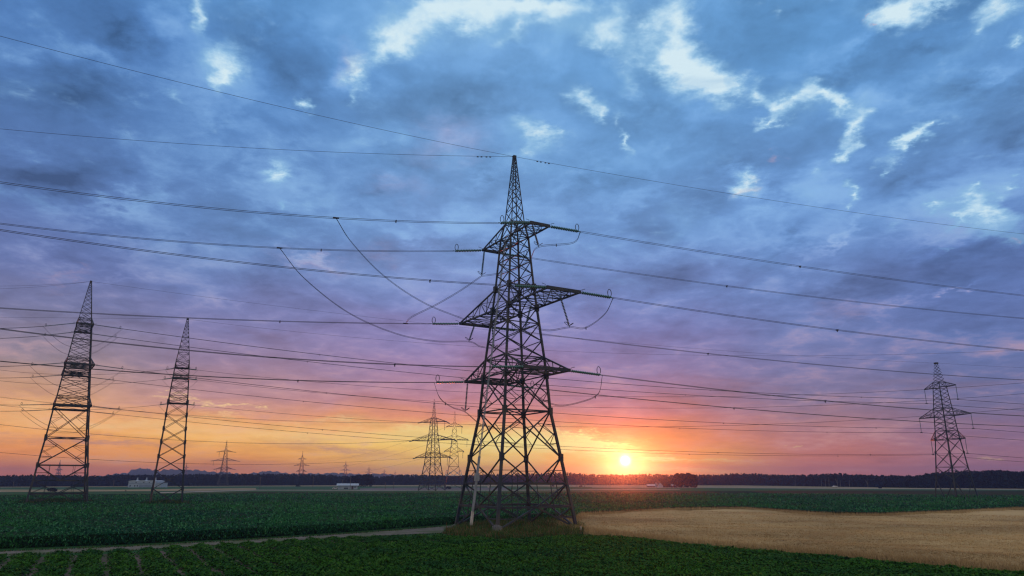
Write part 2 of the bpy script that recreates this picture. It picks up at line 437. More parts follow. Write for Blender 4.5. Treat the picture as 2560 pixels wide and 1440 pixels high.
AL, AR = rad(-111), rad(72)
LN = {'upper': 42.38, 'middle': 31.2, 'lower': 21.1}; RE = {'upper': (7.47, 1.55), 'middle': (13.3, 2.62), 'lower': (8.96, 3.6)}
LEFT = {('upper', 'right'): [(840, 545), (0, 456), 990], ('upper', 'left'): [(700, 620), (0, 559), 803], ('middle', 'right'): [(850, 682), (0, 575), 1075],
        ('middle', 'left'): [(700, 803), (0, 770), 700], ('lower', 'right'): [(987, 911), (0, 822), 987], ('lower', 'left'): [(745, 951), (0, 903), 745]}
RIGHT = {('upper', 'right'): [(2000, 666), (2560, 739), 2000], ('upper', 'left'): [(1817, 715), (2560, 796), 1817], ('middle', 'right'): [(2093, 825), (2560, 876), 2093],
         ('middle', 'left'): [(1770, 884), (2560, 950), 1770], ('lower', 'right'): [(2063, 1002), (2560, 1040), 2063], ('lower', 'left'): [(1835, 1020), (2560, 1066), 1835]}
ENDS = {}; CURV = {}
SL = 5.0
for az, tab, sv, word in ((AL, LEFT, -1, 'left'), (AR, RIGHT, 1, 'right')):
    for (lev, sd), (qa, qb, sx) in tab.items():
        reach, w = RE[lev]; p0 = big.W(reach*(1 if sd == 'right' else -1), sv*w, LN[lev])
        ta, za = hit(p0, az, *qa); tb, zb = hit(p0, az, *qb)
        zf = span_curve(p0, az, [(ta, za), (tb, zb)])
        d = (math.sin(az), math.cos(az))
        pe = (p0[0]+d[0]*SL, p0[1]+d[1]*SL, zf(SL)); ENDS[lev, sd, word] = pe; CURV[lev, sd, word] = (p0, az, zf)
        big.string(p0, pe, .175, 16, M['glass'], True, .2)
        sp = []
        for t in [col_t(p0, az, zf, sx)]:
            sp.append(((p0[0]+d[0]*t+d[1]*.25, p0[1]+d[1]*t-d[0]*.25, zf(min(t, tb*1.3))), (p0[0]+d[0]*t-d[1]*.25, p0[1]+d[1]*t+d[0]*.25, zf(min(t, tb*1.3)))))
        cable('conductor', [run(p0, az, zf, SL-.1, tb*1.25, off=o, tail=120) for o in (-.25, .25)], .03,
              f'twin cable running {word} from the {lev} {sd} arm of the biggest pylon', 'cable', 'twin cables of the biggest pylon', sp)
top = (.378, 105.45, 56.2)
for az, q, lab in ((rad(-122), (0, 90), 'single earth wire rising left from the peak of the biggest pylon to upper left'), (rad(-102), (0, 322), 'lower earth wire running almost level left from the peak of the biggest pylon'),
                   (rad(71), (2560, 585), 'single earth wire sloping down right from the peak of the biggest pylon')):
    t, z = hit(top, az, *q); sag = .9 if q[0] else (.9 if q[1] > 200 else .7)
    zf = (lambda t, z, sag: lambda s: top[2]+(z-top[2])*s/t-4*sag*(s/t)*(1-s/t))(t, z, sag); d = (math.sin(az), math.cos(az))
    dm = []
    if q[1] != 90:
        for s in (3.9, 4.5, 5.3, 5.9):
            p = np.array((top[0]+d[0]*s, top[1]+d[1]*s, zf(s)-.12)); dm.append(('damper', [(p-np.array((d[0], d[1], 0))*.14, p+np.array((d[0], d[1], 0))*.14, .11)]))
    cable('earth_wire', [run(top, az, zf, 0, t*1.2, tail=110)], .026, lab, 'cable', 'earth wires at the pylon peaks', (), dm or None)

# hanging strings that hold the jumpers, and the jumpers
def hang(pyl, pa, pb, name='hanging_insulator'): return pyl.string(pa, pb, .17, 20, M['glass_dark'], True, 0, name)
def armpt(lev, sd, u, v): return big.W(u*sd, v, LN[lev])
hs = {}
for key, lev, sd, u, v, px in (('TR', 'upper', 1, 7.3, -1.3, (1347, 617)), ('TL', 'upper', -1, 7.3, -1.4, (1204, 690)), ('MR', 'middle', 1, 11.3, .6, (1424, 818)), ('MR2', 'middle', 1, 4.6, .2, (1313, 818)),
                               ('ML', 'middle', -1, 11.2, -.9, (1172, 854)), ('ML2', 'middle', -1, 4.4, -1.6, (1235, 872)), ('BL', 'lower', -1, 8.8, -3.3, (1163, 1030))):
    pa = armpt(lev, sd, u, v); pb = at_y(px[0], px[1], pa[1]-.1); hang(big, pa, pb); hs[key] = pb
def jumper(pts, label, tw=.14, r=.03, n=10, sp=None, clamps=()):
    c = smooth(pts, n)
    a = cable('jumper_cable', [shift(c, 0, -tw, tw*.35), shift(c, 0, tw, -tw*.35)], r, label, 'cable', 'jumper cables at the biggest pylon',
              [(tuple(np.array(c[i])+(0, -tw, tw*.35)), tuple(np.array(c[i])+(0, tw, -tw*.35))) for i in (sp or [])],
              [('clamp', [(np.array(pts[k])-(.35, .15, -.02), np.array(pts[k])+np.array((.35, .15, .02)), .16)]) for k in clamps])
def on(key, x):                                           # point of a conductor seen at picture column x
    p0, az, zf = CURV[key]; t = col_t(p0, az, zf, x); return (p0[0]+math.sin(az)*t, p0[1]+math.cos(az)*t, zf(t))
E_ = ENDS
jumper([E_['upper', 'right', 'right'], at_y(1432, 607, 103), hs['TR'], at_y(1326, 645, 104), at_y(1290, 672, 107), at_y(1245, 684, 110), hs['TL']], 'jumper from the upper right insulators past the mast to the upper left hanging string', sp=[15])
jumper([hs['TL'], at_y(1150, 727, 110), at_y(1090, 762, 108), at_y(1030, 792, 107), on(('middle', 'left', 'left'), 1014)], 'jumper sloping down left from the upper left hanging string to a twin cable', clamps=(4,))
jumper([on(('upper', 'right', 'left'), 840), at_y(880, 607, 92), at_y(960, 690, 97), at_y(1060, 757, 103), at_y(1165, 800, 112)], 'long jumper dropping right from the highest left twin cable to the middle arm', clamps=(0,))
jumper([on(('upper', 'left', 'left'), 699), at_y(760, 695, 104), at_y(870, 781, 107), at_y(990, 834, 111), at_y(1090, 853, 114), hs['ML'], at_y(1200, 866, 114), hs['ML2']], 'longest jumper curving under two twin cables to the middle left hanging string', n=9, clamps=(0,))
jumper([E_['middle', 'right', 'right'], at_y(1512, 785, 100.5), at_y(1465, 819, 98), hs['MR'], at_y(1370, 826, 98), hs['MR2'], at_y(1275, 850, 101), hs['ML2']], 'jumper looping from the middle right insulators through three hanging strings', sp=[20])
jumper([E_['lower', 'right', 'right'], at_y(1495, 985, 101), at_y(1448, 1006, 99), at_y(1393, 1013, 98), at_y(1340, 990, 97.5), at_y(1290, 958, 97), E_['lower', 'right', 'left']], 'jumper loop hanging below the lower right arm of the biggest pylon', sp=[12])
jumper([E_['lower', 'left', 'left'], at_y(1100, 995, 108.8), at_y(1130, 1018, 109.3), hs['BL'], at_y(1205, 1062, 112), at_y(1262, 1070, 114.5), at_y(1310, 1040, 116), E_['lower', 'left', 'right']], 'jumper loop hanging below the lower left arm of the biggest pylon', sp=[15])

# ================================================================== the pylon row in the crop field
def scaled(k): return [(z*k, h*k) for z, h in PROF]
k1 = 59.44/56.1
pr1 = scaled(k1)
arm1 = [(46.25, 48.9, 7.14, (1, -1), 1.98), (34.8, 38.0, 13.15, (1, -1), 3.32), (24.83, 27.6, 8.48, (1, -1), 4.2)]
pr1 = [(.1, 6.6), (3.1, 6.25), (6.3, 5.85), (10.1, 5.45), (17.0, 4.65), (24.83, 3.95), (27.6, 3.65), (34.8, 2.95), (38.0, 2.6), (46.25, 1.85), (48.9, 1.5), (59.44, .2)]
pan1 = [(.1, 3.1, 'AHs'), (3.1, 6.3, 'VHs'), (6.3, 10.1, 'Vsgh'), (10.1, 17., 'Xshgd'), (17., 24.83, 'Xsh'), (24.83, 27.6, 'Xhd'), (27.6, 29.9, 'X'), (29.9, 32.4, 'Xh'), (32.4, 34.8, 'Xhd'), (34.8, 38., 'Xhd'),
        (38., 40.1, 'X'), (40.1, 42.2, 'Xh'), (42.2, 44.3, 'X'), (44.3, 46.25, 'Xhd'), (46.25, 48.9, 'Xhd')]
z = 48.9
while z < 58.7: h = min(1.8*(1-(z-48.9)/13.5), 59.44-z); pan1.append((z, z+h, 'X')); z += h
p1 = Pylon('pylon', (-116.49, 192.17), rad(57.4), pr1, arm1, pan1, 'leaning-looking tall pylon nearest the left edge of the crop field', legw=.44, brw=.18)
prR = [(.1, 4.3), (3.2, 3.95), (6.5, 3.55), (10.5, 3.2), (15.2, 2.85), (19.39, 2.5), (22.0, 2.3), (27.0, 2.05), (29.6, 1.9), (36.62, 1.4), (38.3, 1.3), (44.84, .42)]
armR = [(36.62, 38.4, 6.69, (1, -1), .1), (27.0, 29.7, 10.83, (1, -1), .1), (19.39, 22.2, 7.06, (1, -1), .1)]
panR = [(.1, 6.5, 'V'), (6.5, 10.5, 'Xsh'), (10.5, 15.2, 'Xg'), (15.2, 19.39, 'Xhg'), (19.39, 22.2, 'Xhd')]
for a, b, n in ((22.2, 27., 3), (27., 29.7, 1), (29.7, 36.62, 5), (36.62, 38.4, 1), (38.4, 44.84, 6)):
    for i in range(n): panR.append((a+(b-a)*i/n, a+(b-a)*(i+1)/n, 'Xhd' if n == 1 else 'X'))
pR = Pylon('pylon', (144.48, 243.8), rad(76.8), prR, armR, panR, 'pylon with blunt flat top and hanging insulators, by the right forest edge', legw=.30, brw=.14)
p2prof = [(.1, 3.55), (6.0, 3.2), (12., 2.85), (18., 2.5), (25.1, 2.2), (26.6, 2.1), (30.6, 1.85), (32.0, 1.75), (34.05, 1.62), (35.5, 1.5), (46.28, .2)]
p2arm = [(34.05, 35.5, 3.6, (-1,), 1.4), (30.6, 32.0, 4.0, (1,), 1.6), (25.1, 26.6, 4.0, (-1,), 1.9)]
p2pan = []
zz = [.1, 4.4, 8.4, 12., 15.4, 18.6, 22., 25.1, 26.6, 28.7, 30.6, 32., 34.05, 35.5]
p2pan = [(a, b, 'Xh' if a > 24 else 'Xg') for a, b in zip(zz, zz[1:])]
z = 35.5
while z < 45.6: h = min(1.9*(1-(z-35.5)/14), 46.28-z); p2pan.append((z, z+h, 'Xh')); z += h
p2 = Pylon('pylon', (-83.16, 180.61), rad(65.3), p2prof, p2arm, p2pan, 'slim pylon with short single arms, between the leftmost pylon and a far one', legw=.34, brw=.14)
for P_, h in ((p1, 6.65), (p2, 3.6), (pR, 4.35)):
    for su, sv in CORN:
        mb = MB(); mb.box((su*h-.4, sv*h-.4, -.3), (su*h+.4, sv*h+.4, .5)); mb.build('foundation', M['concrete'], P_.root)

# cables between the leftmost pylon and the right one, and onward
PAIR = [('upper', 0), ('middle', 1), ('lower', 2)]
G1 = 'twin cables crossing behind the biggest pylon'
for lev, i in PAIR:
    for sd, word in ((1, 'near'), (-1, 'far')):
        zb, zt, reach, _, w = arm1[i]; a = p1.W(sd*reach, w, zb); zr, _, rr, _, _ = armR[i]
        tip = pR.W(sd*rr, 0, zr-.1); clamp = (tip[0], tip[1], tip[2]-4.6)
        ins = pR.string(tip, clamp, .12, 18, M['glass_dark'], False, 0, 'hanging_insulator')
        cb = MB(); cb.beam(np.array(clamp)-(.35, 0, 0), np.array(clamp)+np.array((.35, 0, 0)), .12, .3); pR.part('clamp', cb, M['wire'], ins)
        c = np.array(sagging(a, clamp, 4.2, 60)); d = c[1]-c[0]; d /= np.linalg.norm(d); e = tuple(np.array(a)+d*7.2)
        p1.string(a, e, .14, 28, M['glass_dark'], True, .0, hs=.55)
        dd = np.array(clamp)-np.array(a); f0 = 7.0/np.linalg.norm(dd)
        def seg(off, a=a, clamp=clamp, f0=f0):
            p, q = np.array(a, float), np.array(clamp, float); v = q-p; h = np.array((v[1], -v[0], 0)); h /= np.linalg.norm(h)
            return [tuple(p+v*t+h*off-np.array((0, 0, 16.8*t*(1-t)))) for t in np.linspace(f0, 1, 80)]
        sps = [(seg(-.22)[j], seg(.22)[j]) for j in (16, 34, 52, 68)]
        cable('conductor', [seg(-.22), seg(.22)], .034, f'twin cable on the {word} {lev} arms between the leftmost and the flat-topped pylon', 'cable', G1, sps)
        # onward right from the flat-topped pylon
        q = (clamp[0]+260*math.sin(rad(97)), clamp[1]+260*math.cos(rad(97)), clamp[2]-1.5)
        s1, s2 = sagging(clamp, q, 6.0, 40, -.22), sagging(clamp, q, 6.0, 40, .22)
        cable('conductor', [s1, s2], .034, f'twin cable leaving right from the {word} {lev} arm of the flat-topped pylon', 'cable', 'twin cables right of the flat-topped pylon', [(s1[9], s2[9])])
        # left from the leftmost pylon
        a2 = p1.W(sd*reach, -w, zb); az = rad(-128)
        yl = {('upper', 1): 821, ('upper', -1): 846, ('middle', 1): 916, ('middle', -1): 945, ('lower', 1): 1012, ('lower', -1): 1028}[lev, sd]
        t, z_ = hit(a2, az, 0, yl); zf = (lambda z0, t, z_: lambda s: z0+(z_-z0)*s/t-.004*s*(t-s))(a2[2], t, z_)
        e2 = (a2[0]+math.sin(az)*7.2, a2[1]+math.cos(az)*7.2, zf(7.2)); p1.string(a2, e2, .14, 28, M['glass_dark'], True, .0, hs=.55)
        cable('conductor', [run(a2, az, zf, 7.0, t*1.3, off=o, tail=90) for o in (-.22, .22)], .034, f'twin cable leaving left from the {word} {lev} arm of the leftmost pylon', 'cable', 'twin cables left of the leftmost pylon')
        mid = [lerp(e2, e, .12), lerp(e2, e, .3), lerp(e2, e, .5), lerp(e2, e, .7), lerp(e2, e, .88)]
        dz = (2.2, 4.6, 5.4, 4.6, 2.2); mid = [(m_[0], m_[1], m_[2]-z_) for m_, z_ in zip(mid, dz)]
        c = smooth([e2]+mid+[e], 6)
        cable('jumper_cable', [shift(c, 0, -.12, .06), shift(c, 0, .12, -.06)], .02, f'jumper loop slung under the {word} {lev} arm of the leftmost pylon', 'cable', 'jumper loops at the leftmost pylon')
tp1, tpR = p1.W(0, 0, 59.5), pR.W(0, 0, 44.9)
EW = 'earth wires at the pylon peaks'
cable('earth_wire', [sagging(tp1, tpR, 3.2, 50)], .024, 'thin earth wire from the leftmost pylon peak to the flat-topped pylon', 'cable', EW)
cable('earth_wire', [sagging(tpR, (tpR[0]+255, tpR[1]-32, 43), 5, 40)], .024, 'thin earth wire leaving right from the flat top of the right pylon', 'cable', EW)
for y, az, lab in ((715, rad(-118), 'upper earth wire leaving left from the leftmost pylon peak'), (722, rad(-136), 'lower earth wire leaving left from the leftmost pylon peak')):
    t, z_ = hit(tp1, az, 0, y); zf = (lambda t, z_: lambda s: tp1[2]+(z_-tp1[2])*s/t-.003*s*(t-s))(t, z_)
    cable('earth_wire', [run(tp1, az, zf, 0, t*1.3, tail=90)], .024, lab, 'cable', EW)
# the slim pylon's single cables
for lev, i, yr, yl, xm in (('upper', 0, 957, 925, 0), ('middle', 1, 984, 952, 0), ('lower', 2, 1020, 1013, 0)):
    zb, zt, reach, sides, w = p2arm[i]; sd = sides[0]
    az = rad(95); a = p2.W(sd*reach, w, zb); t, z_ = hit(a, az, 2560, yr); sg = 5.0
    zf = (lambda z0, t, z_, sg: lambda s: z0+(z_-z0)*s/t-4*sg*(s/t)*(1-s/t))(zb, t, z_, sg)
    e = (a[0]+math.sin(az)*2.7, a[1]+math.cos(az)*2.7, zf(2.7)); p2.string(a, e, .16, 11, M['glass'], True, hs=.6)
    cable('conductor', [run(a, az, zf, 2.6, t*1.1, n=70, tail=40)], .034, f'single cable crossing right from the {lev} arm of the slim pylon', 'cable', 'single cables of the slim pylon')
    az2 = rad(-92); a2 = p2.W(sd*reach, -w, zb); t, z_ = hit(a2, az2, 0, yl); zf = (lambda z0, t, z_: lambda s: z0+(z_-z0)*s/t-.003*s*(t-s))(zb, t, z_)
    e2 = (a2[0]+math.sin(az2)*2.7, a2[1]+math.cos(az2)*2.7, zf(2.7)); p2.string(a2, e2, .16, 11, M['glass'], True, hs=.6)
    cable('conductor', [run(a2, az2, zf, 2.6, t*1.3, tail=80)], .034, f'single cable leaving left from the {lev} arm of the slim pylon', 'cable', 'single cables of the slim pylon')
    m_ = [(lerp(e2, e, f)[0], lerp(e2, e, f)[1], lerp(e2, e, f)[2]-g) for f, g in ((.15, 1.4), (.32, 2.4), (.5, 2.8), (.68, 2.4), (.85, 1.4))]
    cable('jumper_cable', [smooth([e2]+m_+[e], 6)], .022, f'jumper loop slung under the {lev} arm of the slim pylon', 'cable', 'jumper loops at the slim pylon')
tp2 = p2.W(0, 0, 46.3); az = rad(95); t, z_ = hit(tp2, az, 2560, 875)
cable('earth_wire', [run(tp2, az, (lambda s: tp2[2]+(z_-tp2[2])*s/t-4*4.5*(s/t)*(1-s/t)), 0, t*1.1, n=70, tail=40)], .022, 'thin earth wire crossing right from the slim pylon peak', 'cable', EW)
az = rad(-92); t2, z2 = hit(tp2, az, 0, 793)
cable('earth_wire', [run(tp2, az, (lambda s: tp2[2]+(z2-tp2[2])*s/t2), 0, t2*1.3, tail=80)], .022, 'thin earth wire leaving left from the slim pylon peak', 'cable', EW)

# ================================================================== pylons farther off
def far_panels(): return [(.15, 2.95, 'AH'), (2.95, 5.98, 'VH'), (5.98, 9.5, 'V'), (9.5, 15.97, 'Xh'), (15.97, 20.1, 'Xh')]+[(20.1, 23., 'Xh'), (23., 27., 'X'), (27., 30.8, 'Xh'), (30.8, 34.2, 'Xh'), (34.2, 38.3, 'X'), (38.3, 42.2, 'Xh'), (42.2, 44.8, 'Xh'), (44.8, 47.5, 'X'), (47.5, 50., 'X'), (50., 52.5, 'X'), (52.5, 54.8, 'X')]
c1 = Pylon('pylon', (-50.02, 467.07), rad(23.7), PROF, [(42.2, 44.8, 8.64, (1, -1), 1.5), (30.79, 34.2, 14.39, (1, -1), 1.8), (20.1, 23, 11.28, (1, -1), 2.2)], far_panels(), 'distant reddish pylon with wide arms, left one of the pair by the glow', legw=.46, brw=.2, detail=1)
c2 = Pylon('pylon', (-43.3, 552.22), rad(-3.9), PROF, [(45.21, 47.6, 5.87, (1, -1), 1.5), (35.66, 38.6, 10.19, (1, -1), 1.8), (27.1, 29.9, 7.01, (1, -1), 2.2)],
           [(a if a < 20 else a+3.5 if a < 53 else a, b if b < 20 else min(b+3.5, 56) , c) for a, b, c in far_panels()], 'distant paler pylon with white latticed lower band, right one of the pair', legw=.36, brw=.16, detail=1)
mb = MB()                                                # its galvanised lower band
for i in range(4):
    q0, q1 = CORN[i], CORN[(i+1) % 4]; A = [c2.c(*q0, 9.4), c2.c(*q1, 9.4)]; B = [c2.c(*q0, 13.2), c2.c(*q1, 13.2)]
    A, B = [(x*1.25, y*1.25, z_) for x, y, z_ in A], [(x*1.25, y*1.25, z_) for x, y, z_ in B]
    mb.beam(A[0], A[1], .35); mb.beam(A[0], B[0], .4)
    for s_ in (0, .5): mb.beam(lerp(A[0], A[1], s_), lerp(B[0], B[1], s_+.5), .3); mb.beam(lerp(A[0], A[1], s_+.5), lerp(B[0], B[1], s_), .3)
mb.build('lower_band', M['steel_pale'], c2.root)
for P_, zs in ((c1, (42.2, 30.79, 20.1)), (c2, (45.21, 35.66, 27.1))):
    for (zb, zt, reach, _, w) in P_.arms:
        for sd in (1, -1):
            a = P_.W(sd*reach, 0, zb); b = P_.W(sd*(reach+.1), -7.5 if P_ is c2 else 5.5*sd, zb-.9); P_.string(a, b, .3, 14, M['glass_dark'], False)
            if sd > 0: P_.string(P_.W(reach*.93, 0, zb), P_.W(reach*.93, 0, zb-5.6), .22, 12, M['glass_dark'], False, 0, 'hanging_insulator')
p0k = 46/56.1
p0 = Pylon('pylon', (-299.5, 772.7), rad(-30), scaled(p0k), [(z_*p0k, t_*p0k, r_*p0k*1.02, s_, 1.2) for z_, t_, r_, s_, w_ in arms()], [(a*p0k, b*p0k, c.replace('g', '')) for a, b, c in far_panels()], 'distant three-armed pylon standing alone above the dark wood and blue hills', legw=.42, brw=.2, detail=1)
for (zb, zt, reach, _, w) in p0.arms:
    for sd in (1, -1): p0.string(p0.W(sd*reach, 0, zb), p0.W(sd*(reach+3.5), -4.5, zb-.6), .3, 10, M['glass_dark'], False)
    p0.string(p0.W(-reach, 0, zb), p0.W(-reach, 0, zb-5.5), .25, 10, M['glass_dark'], False, 0, 'hanging_insulator')
tiny = []
for (x, y, D, lab) in ((757, 1128, 1268, 'small far pylon standing over the wood, largest of the far row'), (865, 1152, 1893, 'small far pylon above the small dark grove'), (923, 1163, 2456, 'tiny far pylon just right of the small dark grove'),
                       (961, 1171, 2900, 'very tiny pylon on the skyline, second smallest of the far row'), (988, 1176, 3250, 'tiniest pylon on the skyline, nearest the reddish distant pair'), (151, 1150, 2074, 'small far pylon seen through the legs of the leftmost pylon'), (467, 1158, 2313, 'small far pylon seen close beside the slim pylon')):
    r = ray(x, y); n_ = math.hypot(r[0], r[1]); px, py = r[0]/n_*D, r[1]/n_*D; Ht = CH+D*r[2]/n_; k = Ht/56.1
    w_ = 1+D/2500
    tiny.append(Pylon('pylon', (px, py), rad(-4) if x != 151 else rad(20), scaled(k), [(z_*k, t_*k, r_*k, s_, .3) for z_, t_, r_, s_, q_ in arms()],
                      [(a*k, b*k, c) for a, b, c in ((.15, 9.5, 'X'), (9.5, 20, 'X'), (20, 27, 'X'), (27, 34, 'X'), (34, 42, 'X'), (42, 50, 'X'))], lab, 'far row of pylons on the skyline', legw=.36*w_, brw=.2*w_, detail=0, simple=True))
# cables of the distant pair
for lev, i, qa, qb in (('upper', 0, (760, 1053), (0, 992)), ('middle', 1, (800, 1109), (0, 1061)), ('lower', 2, (800, 1158), (0, 1131))):
    zb = c1.arms[i][0]; a = c1.W(-c1.arms[i][2], 0, zb); az = rad(-118); ta, za = hit(a, az, *qa); tb, zb2 = hit(a, az, *qb)
    zf = span_curve(a, az, [(ta, za), (tb, zb2)])
    cable('conductor', [run(a, az, zf, 0, tb*1.1, off=o, n=60, tail=40) for o in (0, 3.4)], .045, f'cable pair reaching left from the {lev} arm of the reddish distant pylon', 'cable', 'cables of the distant pair')
    a = c2.W(-c2.arms[i][2], -6, c2.arms[i][0]-.8); s_ = tiny[0]; q = s_.W(-s_.arms[i][2], 0, s_.arms[i][0]-4)
    cable('conductor', [sagging(a, q, 9, 50)], .05, f'thin cable sagging from the {lev} arm of the paler distant pylon to the far row', 'cable', 'cables of the distant pair')
HAZE, SUNE = 1.9e-4, 1.8
# ================================================================== ground and fields
def flat(name, pts, z, m, kind='structure', label=None, cat=None):
    mb = MB(); mb.poly([(p[0], p[1], z) for p in pts]); o = mb.build(name, m); return tag(o, label, cat, None, kind)
mb = MB(); mb.poly([(-9000, -1500, 0), (9000, -1500, 0), (9000, 9000, 0), (-9000, 9000, 0)]); tag(mb.build('ground', M['meadow']), kind='structure')
gp = lambda L, z=0: [G(x, y, z) for x, y in L]
path_far = gp([(-700, 1420), (0, 1378), (300, 1366), (600, 1350), (860, 1334), (1110, 1315)])
path_near = gp([(1120, 1331), (860, 1343.5), (600, 1359.5), (300, 1377.5), (0, 1391), (-700, 1443)])
flat('dirt_track', path_far+gp([(1180, 1313)])+gp([(1175, 1326)])+path_near, .008, M['path'])
pump_poly = gp([(-700, 1442), (0, 1388), (300, 1375), (600, 1358), (860, 1343), (1120, 1340), (1250, 1350), (1440, 1340), (1560, 1343), (1700, 1359), (2000, 1388), (2560, 1437)], .28)+[(60, 48, 0), (60, 30, 0), (-80, 30, 0)]
flat('vine_field_soil', pump_poly, .004, M['soil'])
grain_poly = gp([(1450, 1330), (1560, 1345), (1700, 1361), (2000, 1390), (2560, 1438)])+[(75, 48, 0), (160, 62, 0)]+gp([(2900, 1262), (2560, 1270), (2380, 1279), (2200, 1286), (2060, 1284), (1950, 1276), (1850, 1270), (1700, 1271), (1560, 1279), (1450, 1283), (1432, 1298)], .85)
# far strips behind the big crop field
flat('ripe_strip', gp([(-400, 1231), (0, 1230), (500, 1227), (640, 1224), (640, 1220), (480, 1222), (300, 1224), (0, 1224), (-400, 1225)]), .03, M['strip_tan'])
flat('green_strip', gp([(-600, 1225), (0, 1223.5), (640, 1220), (640, 1216.5), (0, 1219.5), (-600, 1221)]), .02, M['strip_green'])
flat('ripe_strip', gp([(-600, 1220), (0, 1218.5), (640, 1216), (900, 1216), (1280, 1216), (1600, 1218), (1900, 1220), (2100, 1222), (2560, 1223.5), (2900, 1226), (2900, 1223), (2560, 1221), (2100, 1217), (1850, 1213), (1600, 1212.5), (1300, 1211.5), (900, 1212.5), (480, 1214.5), (0, 1216.5), (-600, 1218)]), .025, M['strip_tan'])
flat('green_strip', gp([(640, 1222), (840, 1222), (1280, 1221), (1280, 1217), (900, 1217), (640, 1217)]), .03, M['strip_green'])
flat('paved_yard', gp([(900, 1225), (1270, 1224), (1270, 1219), (1000, 1219), (900, 1221)]), .04, M['asphalt'])
flat('farm_track', gp([(400, 1233), (640, 1226), (900, 1226.5), (1280, 1226.2), (1700, 1223.8), (1700, 1222.8), (1280, 1224.8), (900, 1225), (640, 1224.6), (400, 1231)]), .05, M['track'])
flat('farm_track', gp([(1480, 1219.6), (1760, 1219.6), (2100, 1222.2), (2560, 1224.2), (2560, 1223.2), (2100, 1221.4), (1760, 1218.9), (1480, 1218.9)]), .05, M['track'])

def leaf_quads(P, yaw, length, width, lift, droop, bend=.5):
    """two-segment arched blades rooted at P -> (2n, 4, 3)"""
    n = len(P); d = np.stack([np.cos(yaw), np.sin(yaw), np.zeros(n)], 1); s = np.stack([-np.sin(yaw), np.cos(yaw), np.zeros(n)], 1)
    up = np.array([0, 0, 1.0]); L = length[:, None]; W = width[:, None]/2
    p1 = P+d*L*.5*np.cos(lift)[:, None]+up*L*.5*np.sin(lift)[:, None]
    p2 = p1+d*L*.5*np.cos(droop)[:, None]+up*L*.5*np.sin(droop)[:, None]
    a = np.stack([P-s*W*.6, P+s*W*.6, p1+s*W, p1-s*W], 1); b = np.stack([p1-s*W, p1+s*W, p2+s*W*.25, p2-s*W*.25], 1)
    return np.stack([a, b], 1).reshape(-1, 4, 3)
def scatter(n, poly, dmin, dmax, azr, power=1.0):
    """random ground points, thinning out with distance (uniform in 1/d)"""
    out = np.zeros((0, 2))
    while len(out) < n:
        k = n*2; u = RNG.random(k); d = 1/(1/dmin+(1/dmax-1/dmin)*u) if power == 1 else dmin*(dmax/dmin)**u
        a = np.radians(RNG.uniform(azr[0], azr[1], k)); p = np.stack([np.sin(a)*d, np.cos(a)*d], 1)
        out = np.concatenate([out, p[inside(p, poly)]])
    return out[:n]
def vnoise(P, s, seed=0):
    r = np.random.default_rng(seed); v = np.zeros(len(P))
    for k in range(5):
        a = r.uniform(0, 6.28); f = 1/s*1.7**k; v += np.sin((P[:, 0]*math.cos(a)+P[:, 1]*math.sin(a))*f*6.28+r.uniform(0, 6.28)+1.7*np.sin(P[:, 1]*f*2+k))/1.5**k
    return v/2.2

# ---- the broad green crop (waist to chest high), from the track to the far strips
crop_near = gp([(-700, 1413), (0, 1371), (300, 1361), (600, 1346), (860, 1330), (1000, 1319), (1110, 1311), (1180, 1309), (1320, 1305), (1400, 1300)])
crop_poly = crop_near+gp([(1432, 1297), (1450, 1283), (1560, 1279), (1700, 1270), (1850, 1269), (1950, 1275), (2060, 1283), (2200, 1285), (2380, 1278), (2560, 1269), (2900, 1260)], .8)+gp([(2900, 1228), (2560, 1226), (2100, 1225), (1700, 1227), (1280, 1230), (900, 1230), (640, 1229), (480, 1233), (0, 1236), (-500, 1240)], 1.2)
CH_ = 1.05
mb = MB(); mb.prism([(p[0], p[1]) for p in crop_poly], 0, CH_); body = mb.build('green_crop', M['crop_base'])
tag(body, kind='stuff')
def crop_leaves():
    V = []; MI = []
    holes = [((p1.loc[0], p1.loc[1]), 8.5), ((p2.loc[0], p2.loc[1]), 5.0), ((pR.loc[0], pR.loc[1]), 4.0)]
    def add(P2, z, size, wr=(.1, .16), steep=(0.5, 1.2)):
        n = len(P2); keep = np.ones(n, bool)
        yaw = RNG.uniform(0, 6.28, n); P = np.concatenate([P2, z[:, None]], 1)
        L = size*RNG.uniform(.7, 1.25, n); W = L*RNG.uniform(wr[0], wr[1], n)*1.6
        q = leaf_quads(P, yaw, L, W, RNG.uniform(steep[0], steep[1], n), RNG.uniform(-.9, .3, n))
        V.append(q); t = RNG.random(n); mi = np.where(t < .62, 0, np.where(t < .8, 1, 2)); MI.append(np.repeat(mi, 2))
    a = scatter(170000, crop_poly, 66, 320, (-45, 45))
    d = np.hypot(a[:, 0], a[:, 1]); hz = .12*vnoise(a, 14, 3)+.07*vnoise(a, 3.2, 5)
    add(a, CH_-.22+hz+RNG.uniform(-.1, .12, len(a)), .42+.0022*d)
    # plants standing along the near edge, from the ground up
    for p, q in zip(crop_near, crop_near[1:]):
        L = math.dist(p[:2], q[:2]); n = int(L*190); t = RNG.random(n)[:, None]
        e = np.array(p[:2])*(1-t)+np.array(q[:2])*t; e += RNG.normal(0, .5, (n, 2))
        add(e, RNG.uniform(.02, CH_+.25, n)*RNG.uniform(.5, 1, n), .45, (.08, .14), (.3, 1.35))
    grain_edge = gp([(1432, 1297), (1450, 1283), (1560, 1279), (1700, 1270), (1850, 1269), (1950, 1275), (2060, 1283), (2200, 1285), (2380, 1278), (2560, 1269)], .8)
    return np.concatenate(V), np.concatenate(MI)
V, MI = crop_leaves()
o = quads('crop_leaves', V, LEAF, MI); o.parent = body; tag(o, kind='stuff')
